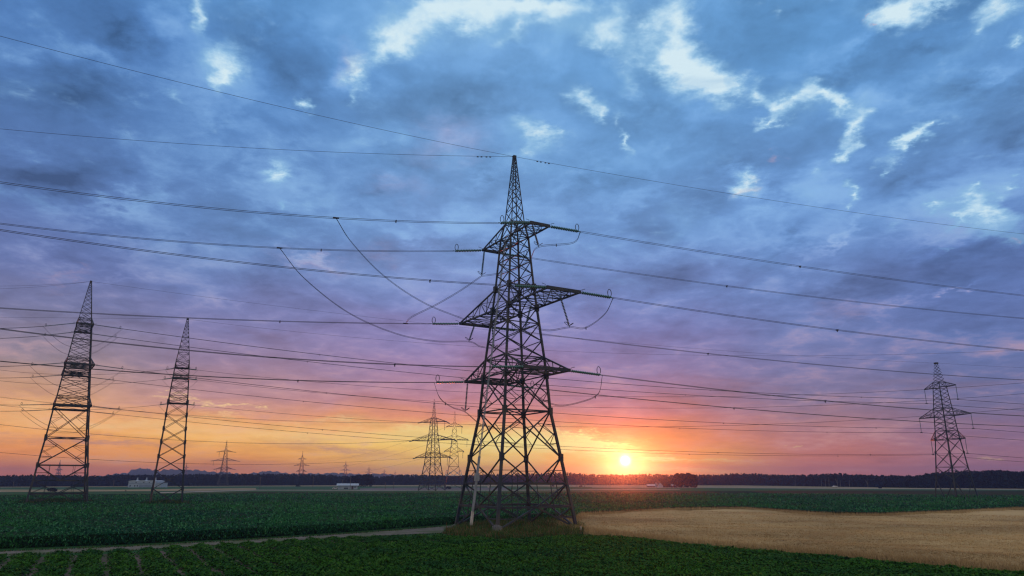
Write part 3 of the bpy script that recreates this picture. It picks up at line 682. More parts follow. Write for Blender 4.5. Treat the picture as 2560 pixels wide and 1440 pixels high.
# rough weedy ground around the feet of the pylons standing in the crop
def tufts(name, P2, z0, h, wid, mats, probs, lean=.35):
    n = len(P2); yaw = RNG.uniform(0, 6.28, n); P = np.concatenate([P2, np.broadcast_to(np.asarray(z0, float), (n,))[:, None]], 1)
    q = leaf_quads(P, yaw, h, wid, RNG.uniform(1.57-lean, 1.57, n), RNG.uniform(.5, 1.5, n))
    t = RNG.random(n); c = np.cumsum(probs); mi = np.searchsorted(c, t).clip(0, len(mats)-1)
    return quads(name, q, mats, np.repeat(mi, 2))
def disc(cx, cy, r, n):
    a = RNG.uniform(0, 6.28, n); d = r*np.sqrt(RNG.random(n)); return np.stack([cx+d*np.cos(a), cy+d*np.sin(a)], 1)
for P_, r, n, lab in ((p1, 8.5, 9000, 'olive weeds'), (p2, 5.5, 6000, 'dark weeds')):
    q = disc(P_.loc[0]+.6, P_.loc[1]-1.5, r, n); dd = np.hypot(q[:, 0]-P_.loc[0], q[:, 1]-P_.loc[1])
    tag(tufts('weeds', q, CH_-.3, RNG.uniform(.5, 1.2, n)*(1.3-.5*dd/r), np.full(n, .09), [GRASS[1], LEAF[2], GRASS[0]], (.35, .5, .15), .9), kind='stuff')

# ---- the ripe barley field
def grain_field():
    xs = np.arange(4, 165, 1.0); ys = np.arange(48, 150, 1.0)
    gx, gy = np.meshgrid(xs, ys); P = np.stack([gx.ravel(), gy.ravel()], 1); ins = inside(P, grain_poly)
    ne = np.array([p[:2] for p in gp([(1400, 1312), (1450, 1330), (1560, 1345), (1700, 1361), (2000, 1390), (2560, 1438), (2800, 1456)])])
    def edge_d(Q):
        d = np.full(len(Q), 1e9)
        for a, b in zip(ne, ne[1:]):
            t = np.clip(((Q-a)@(b-a))/((b-a)@(b-a)), 0, 1)[:, None]; d = np.minimum(d, np.linalg.norm(Q-(a+(b-a)*t), axis=1))
        return d
    Zf = lambda Q: (.68+.15*vnoise(Q, 24, 11)+.08*vnoise(Q, 8, 12))*(.25+.75*np.clip(edge_d(Q)/4.5, 0, 1)**.7)
    z = Zf(P); v = [(P[i, 0], P[i, 1], z[i]) for i in range(len(P))]; nx = len(xs); f = []
    I = ins.reshape(len(ys), nx)
    for j in range(len(ys)-1):
        for i in range(nx-1):
            if I[j, i] and I[j+1, i] and I[j, i+1] and I[j+1, i+1]: k = j*nx+i; f.append((k, k+1, k+nx+1, k+nx))
    mb = MB(); mb.v = v; mb.f = f; body = mb.build('barley_field', M['grain_base'])
    for p in body.data.polygons: p.use_smooth = True
    n = 150000; Q = scatter(n, grain_poly, 55, 150, (2, 50)); d = np.hypot(Q[:, 0], Q[:, 1])
    lean = .6; yaw = RNG.normal(.4, .8, n)+.5*vnoise(Q, 9, 14)*3
    P3 = np.concatenate([Q, (Zf(Q)-.14)[:, None]], 1)
    q = leaf_quads(P3, yaw, RNG.uniform(.28, .46, n), .03+.0004*d, RNG.uniform(.75, 1.5, n), RNG.uniform(-.5, .6, n))
    t = RNG.random(n); mi = np.repeat((t < .07).astype(int), 2)
    V = [q]; MI = [mi]
    edge = gp([(1400, 1312), (1450, 1330), (1560, 1345), (1700, 1361), (2000, 1390), (2560, 1438), (2800, 1456)])
    for p, r_ in zip(edge, edge[1:]):
        L = math.dist(p[:2], r_[:2]); n = int(L*420); t = RNG.random(n)[:, None]; e = np.array(p[:2])*(1-t)+np.array(r_[:2])*t
        e += RNG.normal(0, .9, (n, 2))+np.array((.1, 1.0))
        P3 = np.concatenate([e, np.zeros((n, 1))], 1)
        q = leaf_quads(P3, RNG.uniform(0, 6.28, n), RNG.uniform(.3, .8, n), np.full(n, .035), RNG.uniform(1.2, 1.57, n), RNG.uniform(.6, 1.5, n))
        V.append(q); MI.append(np.repeat((RNG.random(n) < .45).astype(int), 2))
    far = gp([(1432, 1297), (1450, 1283), (1560, 1279), (1700, 1271), (1850, 1270), (1950, 1276), (2060, 1284), (2200, 1286), (2380, 1279), (2560, 1270)], .85)
    for p, r_ in zip(far, far[1:]):
        L = math.dist(p[:2], r_[:2]); n = int(L*150); t = RNG.random(n)[:, None]; e = np.array(p[:2])*(1-t)+np.array(r_[:2])*t+RNG.normal(0, .9, (n, 2))
        P3 = np.concatenate([e, np.full((n, 1), .1)], 1)
        q = leaf_quads(P3, RNG.uniform(0, 6.28, n), RNG.uniform(.7, 1.15, n), np.full(n, .05), RNG.uniform(1.2, 1.57, n), RNG.uniform(.6, 1.5, n))
        V.append(q); MI.append(np.repeat((RNG.random(n) < .2).astype(int), 2))
    o = quads('barley_stalks', np.concatenate(V), GRAIN, np.concatenate(MI)); o.parent = body
    tag(o, kind='stuff'); tag(body, kind='stuff')
grain_field()

# ---- the low vine crop in rows in front
def vine_field():
    ax = rad(-28.9); dr = np.array((math.sin(ax), math.cos(ax))); nr = np.array((dr[1], -dr[0]))
    N = 700000; P = scatter(N, pump_poly, 47, 108, (-45, 45)); s = P@nr; along = P@dr
    row = np.round(s/2.3); off = np.abs(s-row*2.3)/1.15                 # 0 on the row, 1 between rows
    gap = .33*vnoise(P, 6, 21)+.25*vnoise(P, 2.2, 22)
    fill = np.clip((P[:, 0]+22)/26, 0, 1)                             # rows close up towards the right
    dens = 1-off*(1.09-.52*fill)+gap*(.6-.15*fill)+.4*vnoise(P, .9, 27)+.05*fill
    keep = RNG.random(N) < np.clip((dens-.12)*1.5, 0, 1)
    P = P[keep]; dens = dens[keep]; n = len(P)
    z = np.clip(.10+.34*np.clip(dens, 0, 1)+.09*vnoise(P, 1.4, 23)+RNG.uniform(-.12, .08, n), .03, .62)
    yaw = RNG.uniform(0, 6.28, n); r = RNG.uniform(.05, .11, n)
    tx, ty = RNG.normal(0, .35, n), RNG.normal(0, .35, n)
    c, s_ = np.cos(yaw)*r, np.sin(yaw)*r
    def pt(a, b, up=0): x, y = c*a-s_*b, s_*a+c*b; return np.stack([P[:, 0]+x, P[:, 1]+y, z+x*tx+y*ty+up], 1)
    k1 = np.stack([pt(-1, 0, .02), pt(-.45, -1, -.03), pt(.8, -.75, -.03), pt(1.1, 0, .01)], 1); k2 = np.stack([pt(-1, 0, .02), pt(1.1, 0, .01), pt(.8, .75, -.03), pt(-.45, 1, -.03)], 1)
    V = np.stack([k1, k2], 1).reshape(-1, 4, 3); t = RNG.random(n)+.22*vnoise(P, 5, 24)
    mi = np.where(t < .5, 0, np.where(t < .9, 1, np.where(t < 1.02, 2, 0)))
    tag(quads('vine_crop', V, PUMP, np.repeat(mi, 2)), kind='stuff')
vine_field()

# ---- tall dry grass round the feet of the biggest pylon
gr_poly = gp([(1105, 1334), (1150, 1322), (1190, 1309), (1330, 1301), (1400, 1300), (1450, 1310), (1475, 1330), (1440, 1343), (1300, 1351), (1240, 1352), (1150, 1345)])
n = 46000; Q = scatter(n, gr_poly, 84, 130, (-7, 8)); hn = vnoise(Q, 4, 31)
fx, fy, _ = big.W(6.15, -6.15, 0); Q = Q[np.hypot(Q[:, 0]-fx, (Q[:, 1]-fy+1.3)*.6) > 1.15]; n = len(Q); hn = vnoise(Q, 4, 31)
q_h = RNG.uniform(.2, .75, n)*np.clip(1+.75*hn, .35, 1.9)
tag(tufts('dry_grass', Q, 0.0, q_h, np.full(n, .05), [GRASS[0], GRASS[1], GRASS[2]], (.24, .64, .12), .5), kind='stuff')
verge = []
for L in ([(-300, 1397), (0, 1379), (300, 1367.5), (600, 1351.5), (860, 1335.5), (1100, 1317)], [(-300, 1407), (0, 1389), (300, 1379), (600, 1361.5), (860, 1346), (1120, 1334)]):
    Lg = gp(L)
    for p, r_ in zip(Lg, Lg[1:]):
        m_ = int(math.dist(p[:2], r_[:2])*60); t = RNG.random(m_)[:, None]; verge.append(np.array(p[:2])*(1-t)+np.array(r_[:2])*t+RNG.normal(0, .33, (m_, 2)))
verge = np.concatenate(verge); n = len(verge)
tag(tufts('verge_grass', verge, 0.0, RNG.uniform(.06, .22, n), np.full(n, .05), [GRASS[1], GRASS[0], LEAF[2]], (.55, .15, .3), .8), kind='stuff')
mb = MB(); p = G(1452, 1335); mb.box((-.09, -.09, 0), (.09, .09, .8)); mb.box((-.11, -.11, .8), (.11, .11, .86)); o = mb.build('marker_post', M['white']); o.location = p; tag(o, 'short pale marker post in the grass beside the right foot of the biggest pylon', 'post')

# ================================================================== wood, trees, hills
fb = [(-900, 1219), (-300, 1218), (0, 1217), (480, 1215), (900, 1213), (1300, 1212), (1600, 1213), (1850, 1213.5), (2100, 1217), (2300, 1220), (2560, 1222), (2900, 1224)]
ft = [(-900, 1186), (-300, 1188), (0, 1190), (100, 1188), (250, 1191), (280, 1187), (400, 1188), (500, 1186), (640, 1185), (800, 1187), (850, 1190), (900, 1191), (960, 1192), (990, 1188), (1050, 1187), (1130, 1190), (1200, 1187), (1280, 1185), (1340, 1184), (1420, 1182), (1480, 1186), (1560, 1187), (1620, 1185), (1700, 1188),
      (1800, 1187), (1840, 1184), (1900, 1185), (1960, 1188), (2050, 1187), (2100, 1184), (2160, 1188), (2250, 1191), (2310, 1189), (2340, 1182), (2420, 1179), (2500, 1177), (2560, 1180), (2900, 1176)]
def crown_quads(cx, cy, z0, z1, R, n, conic, size):
    t = RNG.random(n)**.8; z = z0+(z1-z0)*t
    prof = (1-t)**.8*.95+.08 if conic else np.sqrt(np.clip(1-(2*t-.9)**2*.8, .05, 1))
    a = RNG.uniform(0, 6.28, n); rr = R*prof*np.sqrt(RNG.uniform(.15, 1, n)); c = np.stack([cx+rr*np.cos(a), cy+rr*np.sin(a), z], 1)
    u = RNG.normal(0, 1, (n, 3)); u /= np.linalg.norm(u, axis=1)[:, None]; w = RNG.normal(0, 1, (n, 3)); w -= (w*u).sum(1)[:, None]*u; w /= np.linalg.norm(w, axis=1)[:, None]
    s = size*RNG.uniform(.5, 1.1, n)[:, None]
    return np.stack([c-u*s-w*s*.6, c+u*s-w*s*.7, c+u*s*.8+w*s*.6, c-u*s*.7+w*s*.7], 1)
def wood():
    V = []; MI = []; xs = np.arange(-420, 2890, 6.0)
    bx, by = [p[0] for p in fb], [p[1] for p in fb]; tx, ty = [p[0] for p in ft], [p[1] for p in ft]
    for x in xs:
        for row in range(5):
            xx = x+RNG.uniform(-5, 5); gx, gy, _ = G(xx, float(np.interp(xx, bx, by))); D = math.hypot(gx, gy)
            el = math.radians(azel(xx, float(np.interp(xx, tx, ty)))[1]); h = CH+D*math.tan(el)
            k = (D+row*9+RNG.uniform(-3, 3))/D; gx, gy = gx*k, gy*k
            con = RNG.random() < (.5 if xx < 2000 else .15)
            h = (h+row*.14)*RNG.uniform(.86, 1.02) if RNG.random() < .9 else h*RNG.uniform(1.0, 1.08)
            R = (1.9 if con else 3.2)*RNG.uniform(.8, 1.3)*h/13
            nq = 46 if row < 2 else 30
            V.append(crown_quads(gx, gy, .3 if row < 1 else h*.2, h, R, nq, con, .95)); MI.append(np.full(nq, int(RNG.random() < .45)))
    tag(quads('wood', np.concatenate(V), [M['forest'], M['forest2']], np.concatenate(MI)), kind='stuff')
    # the dense inside of the wood
    mb = MB(); pts = []
    for x in range(-420, 2900, 60):
        gx, gy, _ = G(x, float(np.interp(x, bx, by))); D = math.hypot(gx, gy); el = math.radians(azel(x, float(np.interp(x, tx, ty)))[1]); pts.append((gx, gy, D, (CH+D*math.tan(el))*.78))
    for a, b in zip(pts, pts[1:]):
        i = len(mb.v)
        for (gx, gy, D, h) in (a, b):
            k0, k1_ = (D+6)/D, (D+42)/D; mb.v += [(gx*k0, gy*k0, 0), (gx*k0, gy*k0, h), (gx*k1_, gy*k1_, h), (gx*k1_, gy*k1_, 0)]
        mb.f += [(i, i+4, i+5, i+1), (i+1, i+5, i+6, i+2), (i+2, i+6, i+7, i+3)]
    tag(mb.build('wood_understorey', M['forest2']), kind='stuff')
wood()
def tree(name, x, y, h, R, label, group, conic=False, n=420, m=None, size=.5, bark=None, z0=.12):
    root = tag(empty(name, (x, y, 0)), label, 'tree', group); mb = MB()
    for a, b in ((0, .35), (.35, .7), (.7, .95)): mb.beam((0, 0, h*a), (RNG.normal(0, .05)*h*b, 0, h*b), .035*h*(1-a))
    for k in range(5):
        a = RNG.uniform(0, 6.28); z_ = h*RNG.uniform(.3, .7); mb.beam((0, 0, z_), (R*.6*math.cos(a), R*.6*math.sin(a), z_+h*.15), .012*h)
    mb.build('trunk', bark or M['bark'], root)
    V = [crown_quads(0, 0, h*z0, h, R, n//2, conic, size)]
    for k in range(9):                                     # separate clumps so the outline stays uneven
        a = RNG.uniform(0, 6.28); zc = h*RNG.uniform(.3, .9); rr = R*RNG.uniform(.3, .85)*(1-.5*abs(zc/h-.5)); V.append(crown_quads(rr*math.cos(a), rr*math.sin(a), zc-h*.12, min(zc+h*.14, h*1.02), R*.42, n//14, False, size*.9))
    o = quads('crown', np.concatenate(V), m or M['tree']); o.parent = root; return root
GD, GF = 'trees of the small dark grove', 'trees beside the farmhouse'
for (x, y, t, R, lab) in ((868, 1216, 1193, 4.2, 'low dark tree at the left end of the small dark grove'), (882, 1216, 1190, 4.8, 'second tree from the left in the small dark grove'), (897, 1216.4, 1188, 5.2, 'middle tree of the small dark grove behind the hut roof'),
                          (911, 1216.5, 1187, 5.2, 'tall tree right of centre in the small dark grove'), (924, 1216.5, 1186.5, 4.6, 'tallest tree, at the right end of the small dark grove')):
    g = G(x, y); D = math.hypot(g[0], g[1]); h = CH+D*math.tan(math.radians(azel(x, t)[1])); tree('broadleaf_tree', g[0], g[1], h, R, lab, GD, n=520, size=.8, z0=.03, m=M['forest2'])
for (x, y, t, R, lab) in ((1664, 1218.4, 1196, 3.4, 'lower paler tree left of the farm trees'), (1676, 1218.4, 1193.5, 3.4, 'second lower tree between the farmhouse and tall farm trees'), (1695, 1219, 1188, 3.9, 'tall dark tree at the left of the farm trees'),
                          (1708, 1219, 1187.5, 4.0, 'tall dark tree in the middle of the farm trees'), (1722, 1219, 1187, 4.0, 'tallest dark tree among the farm trees'), (1734, 1219, 1191, 3.4, 'dark sloping tree at the right end of the farm trees')):
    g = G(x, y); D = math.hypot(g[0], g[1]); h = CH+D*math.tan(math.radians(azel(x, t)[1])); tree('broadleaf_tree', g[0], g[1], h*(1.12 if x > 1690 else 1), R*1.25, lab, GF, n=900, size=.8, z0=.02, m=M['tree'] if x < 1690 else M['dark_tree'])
for (x, y, w, hh, lab) in ((1382, 1217, 1.9, 3.0, 'round dark bush in the pale field behind the biggest pylon'), (745, 1217, 2.2, 1.6, 'low dark bush at the foot of the wood near a pole'), (1452, 1217, 1.6, 1.1, 'low bush in the pale field left of the sun glow'), (2200, 1221, 1.2, .9, 'small bush on the pale track in front of the right wood'), (1120, 1223, 2.4, 1.8, 'dark bush at the feet of the distant pylon pair')):
    g = G(x, y); o = quads('bush', crown_quads(0, 0, .1, hh, w, 90, False, .4), M['forest2']); o.location = g; tag(o, lab, 'bush')
g = G(130, 1229); o = quads('bush', crown_quads(0, 0, .1, 1.9, 2.6, 160, False, .45), M['forest2']); o.location = g; tag(o, 'dark bush on the pale strip seen between the legs of the leftmost pylon', 'bush')
BG = 'pale birches at the edge of the right wood'
for i, (x, h, lab) in enumerate(((1988, 8, 'leftmost thin pale birch at the wood edge'), (2054, 9, 'thin pale birch left of the white car'), (2064, 8, 'second pale birch left of the white car'), (2073, 10, 'tall pale birch beside the white car'), (2094, 9, 'forked bright birch just right of the white car'),
                             (2101, 7, 'short bright birch right of the forked one'), (2124, 8, 'dim birch midway between two bright ones'), (2170, 7.5, 'lone bright birch in the middle of the right wood edge'))):
    yb = float(np.interp(x, [p[0] for p in fb], [p[1] for p in fb])); g = G(x, yb+.3); root = tag(empty('birch_tree', g), lab, 'tree', BG); mb = MB()
    mb.beam((0, 0, 0), (.2, 0, h*.4), .24); mb.beam((.2, 0, h*.4), (.5, 0, h*.85), .16)
    if i in (4, 7): mb.beam((.2, 0, h*.3), (-1.3, 0, h*.8), .26)
    mb.build('trunk', M['birch'], root); o = quads('crown', crown_quads(.3, 0, h*.75, h*1.25, 1.6, 40, False, .45), M['forest']); o.parent = root

def hills():
    R = [(180, 1194), (255, 1190), (285, 1185), (318, 1182), (330, 1175), (345, 1171), (365, 1172), (385, 1175), (400, 1177), (415, 1173), (440, 1173.5), (500, 1176), (540, 1181), (560, 1180), (590, 1184), (612, 1186), (640, 1182), (665, 1177.5), (690, 1179), (720, 1184), (760, 1184), (808, 1184), (825, 1182), (860, 1184), (900, 1186), (930, 1184), (960, 1185), (1000, 1187), (1060, 1188), (1150, 1190), (1300, 1195)]
    D = 3400.0; mb = MB(); rows = []
    xs = np.arange(180, 1300, 2.5); ys = np.interp(xs, [p[0] for p in R], [p[1] for p in R])
    for j, (dd, fh) in enumerate(((-420, 0), (-260, .45), (-120, .82), (0, 1), (160, .7), (420, 0))):
        row = []
        for x, y in zip(xs, ys):
            a, e = azel(x, y); h = (CH+D*math.tan(rad(e)))*fh; h += (RNG.uniform(-1.5, 2.2)+2*math.sin(x*.31))*(fh > .4)
            wob = 60*math.sin(x*.02+j) if 0 < j < 5 and j != 3 else 0
            row.append(len(mb.v)); mb.v.append(((D+dd+wob)*math.sin(rad(a)), (D+dd+wob)*math.cos(rad(a)), max(h, 0)-.5*(fh == 0)))
        rows.append(row)
    for A, B in zip(rows, rows[1:]):
        for k in range(len(A)-1): mb.f.append((A[k], A[k+1], B[k+1], B[k]))
    tag(mb.build('hills', M['hill']), kind='structure')
hills()

# ================================================================== buildings and small things
def gable_house(name, g, rz, w, d, h, rh, label, wall, roof, over=.5, fascia=False):
    root = tag(empty(name, g, rz), label, 'house'); mb = MB()
    mb.v = [(-w/2, -d/2, 0), (w/2, -d/2, 0), (w/2, d/2, 0), (-w/2, d/2, 0), (-w/2, -d/2, h), (w/2, -d/2, h), (w/2, d/2, h), (-w/2, d/2, h), (-w/2, 0, h+rh), (w/2, 0, h+rh)]
    mb.f = [(0, 1, 5, 4), (2, 3, 7, 6), (1, 2, 6, 9, 5), (3, 0, 4, 8, 7)]; mb.build('wall', wall, root)
    mb = MB(); o_ = over; s_ = rh/(d/2)
    for sg in (-1, 1):
        e = (sg*(d/2+o_), h-s_*o_+.05); i = len(mb.v)
        mb.v += [(-w/2-o_, e[0], e[1]), (w/2+o_, e[0], e[1]), (w/2+o_, 0, h+rh+.05), (-w/2-o_, 0, h+rh+.05), (-w/2-o_, e[0], e[1]+.2), (w/2+o_, e[0], e[1]+.2), (w/2+o_, 0, h+rh+.25), (-w/2-o_, 0, h+rh+.25)]
        mb.f += [(i, i+1, i+2, i+3), (i+4, i+5, i+6, i+7), (i, i+1, i+5, i+4), (i+1, i+2, i+6, i+5), (i+3, i, i+4, i+7)]
    mb.build('roof', roof, root); return root
def pane(root, lo, hi, name='window', m=None):
    mb = MB(); mb.box(lo, hi); return mb.build(name, m or M['window'], root)
g = G(869, 1223); hut = gable_house('hut', g, rad(12), 13.5, 8.5, 2.6, 1.1, 'white low hut with a pale roof beside the farm track', M['wall'], M['roof_pale'], .9)
pane(hut, (2.6, -4.35, 0), (4.0, -4.2, 2.1), 'door', M['roof_dark']); pane(hut, (-2.6, -4.35, .3), (.4, -4.2, 1.1), 'window'); pane(hut, (4.6, -4.35, 1.1), (5.5, -4.2, 1.9), 'window')
def car(g, rz, label):
    root = tag(empty('parked_car', g, rz), label, 'car'); mb = MB()
    pr = [(-2.1, .35), (-2.1, .8), (-1.3, .9), (-.7, 1.42), (.9, 1.42), (1.6, .95), (2.15, .85), (2.15, .35)]; i = len(mb.v)
    for sy in (-.85, .85): mb.v += [(x, sy, z_) for x, z_ in pr]
    n = len(pr); mb.f = [tuple(range(n)), tuple(range(2*n-1, n-1, -1))]+[(k, (k+1) % n, n+(k+1) % n, n+k) for k in range(n)]; mb.build('body', M['carpaint'], root)
    for sy in (-.87, .87): pane(root, (-.75, min(sy, sy*.99), .95), (1.0, max(sy, sy*.99), 1.3), 'window')
    for x in (-1.3, 1.35):
        for sy in (-.9, .72):
            t = MB(); t.tube([(x, sy, .33), (x, sy+.18, .33)], .33, 10); t.build('wheel', M['tyre'], root)
car(G(838, 1223), .25, 'small white car parked at the left end of the white hut'); car(G(2087, 1218.3), .1, 'tiny white car at the edge of the right wood among birches')
# long white works building in front of the left wood
g = G(365, 1218.3); fac = tag(empty('factory_building', g, rad(-6)), 'long white works building with wavy roof before the left wood', 'building')
mb = MB(); mb.box((-17, -9, 0), (17, 9, 6.4)); mb.build('wall', M['wall'], fac)
mb = MB(); xs = np.linspace(-17.6, 17.6, 50)
for x0, x1 in zip(xs, xs[1:]):
    f_ = lambda x: 6.5+1.05*abs(math.sin((x+17.6)/35.2*3*math.pi))**.8; i = len(mb.v)
    mb.v += [(x0, -9.5, 6.42), (x1, -9.5, 6.42), (x1, 9.5, 6.42), (x0, 9.5, 6.42), (x0, -9.5, f_(x0)), (x1, -9.5, f_(x1)), (x1, 9.5, f_(x1)), (x0, 9.5, f_(x0))]
    mb.f += [(i, i+1, i+5, i+4), (i+4, i+5, i+6, i+7), (i+2, i+3, i+7, i+6)]
mb.build('roof', M['roof_pale'], fac)
for x in (-11.3, .2, 11.6): mb = MB(); mb.box((x-.8, -2, 7.2), (x+.8, 0, 8.4)); mb.box((x-.42, -1.5, 8.4), (x+.42, -.6, 10.0)); mb.box((x-.6, -1.7, 10.0), (x+.6, -.4, 10.5)); mb.build('roof_vent', M['wall'], fac)
fac.scale = (.74, .74, .78)
pane(fac, (-16.5, -9.12, 3.7), (15.5, -9.03, 4.3), 'window_band', M['wall_grey']); pane(fac, (-3, -9.15, .3), (12, -9.05, 3.0), 'panel_front', M['wall_grey'])
for x in (-15.2, -9.3, -6.2, 12.8): pane(fac, (x, -9.14, 1.0), (x+1.5, -9.04, 2.4))
for x in (-8.2, 1.5, 8.4): pane(fac, (x, -9.14, 4.9), (x+1.3, -9.04, 5.8))
mb = MB(); mb.box((17.05, -7, 0), (22.5, 7, 4.6)); mb.build('annex', M['wall'], fac); mb = MB(); mb.box((-19.5, -6, 0), (-17.05, 4, 2.6)); mb.build('annex', M['wall_grey'], fac)
mb = MB(); mb.box((16.8, -7.4, 4.65), (22.9, 7.4, 4.95)); mb.build('annex_roof', M['roof_pale'], fac)
# the farm
gable_house('farmhouse', G(1650, 1218.6), rad(84), 7, 4.8, 1.5, 2.6, 'pale gabled farmhouse at the foot of the farm trees', M['wall'], M['roof_dark'], .4)
gable_house('farmhouse', G(1640.5, 1217.6), rad(80), 6, 3.6, 2.2, 2.2, 'pointed pale farm gable half behind the long shed', M['wall_grey'], M['roof_dark'], .3)
gable_house('shed', G(1627, 1217.8), rad(3), 6.5, 4, 1.3, .9, 'long low shed with bright roof at the left of the farm', M['roof_dark'], M['roof_pale'], .5)
gable_house('shed', G(1685, 1218.6), rad(0), 4.5, 4, 1.5, .8, 'small pale-roofed shed under the farm trees', M['roof_dark'], M['roof_pale'], .3)
# the white sign behind the biggest pylon
g = G(1221, 1221); root = tag(empty('sign', g), 'small white roadside board behind the legs of the biggest pylon', 'sign'); mb = MB(); mb.box((-.07, -.05, 0), (.07, .05, 1.0)); mb.build('post', M['wood'], root); mb = MB(); mb.box((-.6, -.09, .7), (.6, -.06, 2.7)); mb.build('board', M['white'], root); mb = MB(); mb.box((-.18, -.11, 1.7), (.2, -.095, 2.3)); mb.build('mark', M['roof_dark'], root)
PG = 'thin wooden poles along the wood'
for x, yb, yt, D_, lab in ((649, 1224, 1192, 0, 'thin wooden pole left of the small far pylon'), (782, 1219, 1192, 0, 'thin pole between the far pylon and the white hut'), (875, 1224, 1191, 0, 'tall thin pole in front of the white hut'), (855, 1219, 1199, 0, 'short pole behind the left end of the hut'), (963, 1223, 1206, 0, 'low pole just right of the small dark grove'), (984, 1222, 1205, 0, 'second low pole right of the small dark grove'),
                         (1441, 1217, 1199, 0, 'thin pole in the pale field right of the biggest pylon'), (1461, 1217, 1198, 0, 'second thin pole right of the biggest pylon'), (1524, 1217, 1204, 0, 'faint pole left of the sun glow'), (2482, 1221, 1204, 0, 'faint pole at the far right wood edge'), (283, 1217, 1199, 0, 'thin pole at the wood edge left of the works building'), (314, 1230, 1225, 0, 'short dark post on the pale strip by the leftmost pylon'), (32, 1220, 1204, 0, 'thin pole at the extreme left wood edge')):
    g = G(x, yb); h = CH+math.hypot(g[0], g[1])*math.tan(rad(azel(x, yt)[1])); mb = MB(); mb.tube([(0, 0, 0), (0, 0, h)], .17, 6); mb.beam((-.7, 0, h-.4), (.7, 0, h-.4), .14)
    o = mb.build('utility_pole', M['wood']); o.location = g; tag(o, lab, 'pole', PG)

# ================================================================== air
mb = MB(); mb.box((-4200, -400, -1), (4200, 4300, 74))
me = bpy.data.meshes.new('haze'); me.from_pydata(mb.v, [], mb.f); me.update()
hm = bpy.data.materials.new('haze_air'); hm.use_nodes = True; T = NT(hm.node_tree)
ov = T.n('ShaderNodeOutputMaterial'); vol = T.n('ShaderNodeVolumePrincipled')
vol.inputs['Color'].default_value = (.20, .38, .95, 1); vol.inputs['Density'].default_value = HAZE; vol.inputs['Anisotropy'].default_value = .0
v2 = T.n('ShaderNodeVolumePrincipled'); v2.inputs['Color'].default_value = (.95, .9, .88, 1); v2.inputs['Density'].default_value = HAZE*.18; v2.inputs['Anisotropy'].default_value = .963
ad = T.n('ShaderNodeAddShader'); T.put(ad.inputs[0], vol.outputs[0]); T.put(ad.inputs[1], v2.outputs[0]); T.put(ov.inputs['Volume'], ad.outputs[0]); tag(link('haze', me, hm), kind='stuff')
# ================================================================== sky and sun
SUN = azel(1563, 1152)
w = bpy.data.worlds.new('World'); sc.world = w; w.use_nodes = True; T = NT(w.node_tree)
wo = T.n('ShaderNodeOutputWorld'); bg = T.n('ShaderNodeBackground')
dirv = T.vm('NORMALIZE', T.n('ShaderNodeTexCoord').outputs['Generated'])
dx, dy, dz = T.sep(dirv)
RD = 180/math.pi
el = T.m('MULTIPLY', T.m('ARCSINE', dz), RD); az = T.m('MULTIPLY', T.m('ARCTAN2', dx, dy), RD)
# cloud-layer coordinates: the layer seen in perspective, flattening towards the horizon
den = T.m('ADD', T.m('MAXIMUM', dz, 0.0), .16)
cl = T.xyz(T.m('DIVIDE', dx, den), T.m('DIVIDE', dy, den), 0.0)
n_big = T.noise(cl, 1.75, 7, .5, .5); n_mid = T.noise(T.vm('ADD', cl, (5.3, 1.7, 2.0)), 5.5, 7, .56, .6); n_fine = T.noise(T.vm('ADD', cl, (1.3, 8.7, 4.0)), 15, 7, .62, .4)
# ragged edges: bend the angular coordinates with noise
wa = T.vm('SUBTRACT', T.noise(cl, 5.0, 6, .6, 0, True), (.5, .5, .5)); wb = T.vm('SUBTRACT', T.noise(cl, 20.0, 5, .6, 0, True), (.5, .5, .5))
wv = T.vm('ADD', T.vm('SCALE', wa, 3.4), T.vm('SCALE', wb, 2.0)); flat_ = T.step(el, 0, 14, .10, 1, 'LINEAR')
wx, wy, _ = T.sep(wv)
q = T.xyz(T.m('ADD', az, wx), T.m('ADD', el, T.m('MULTIPLY', wy, flat_)), 0.0)
q2 = T.xyz(T.m('ADD', az, T.m('MULTIPLY', wx, 1.5)), T.m('ADD', el, T.m('MULTIPLY', wy, T.m('MULTIPLY', flat_, 1.5))), 0.0)
def blob(vec, x, y, rx, ry, rot=0, s=1.0, acc=None, k=1.5):
    """soft elliptical patch of sky at a direction"""
    c, si = math.cos(rad(rot)), math.sin(rad(rot)); a0, e0 = azel(x, y)
    a1, e1 = azel(x+rx*c, y+rx*si); a2, e2 = azel(x-ry*si, y+ry*c)
    th = math.atan2(e1-e0, a1-a0); l1 = math.hypot(a1-a0, e1-e0); l2 = math.hypot(a2-a0, e2-e0)
    mp = T.n('ShaderNodeMapping', vector_type='TEXTURE'); T.put(mp.inputs[0], vec)
    mp.inputs['Location'].default_value = (a0, e0, 0); mp.inputs['Rotation'].default_value = (0, 0, th); mp.inputs['Scale'].default_value = (l1*k, l2*k, 1)
    g = T.n('ShaderNodeTexGradient', gradient_type='QUADRATIC_SPHERE'); T.put(g.inputs[0], mp.outputs[0])
    v = g.outputs['Fac']
    return T.m('MULTIPLY_ADD', v, s, acc) if acc is not None else T.m('MULTIPLY', v, s)
def blobs(vec, L, k=1.5):
    a = None
    for b in L: a = blob(vec, *b, acc=a, k=k)
    return a
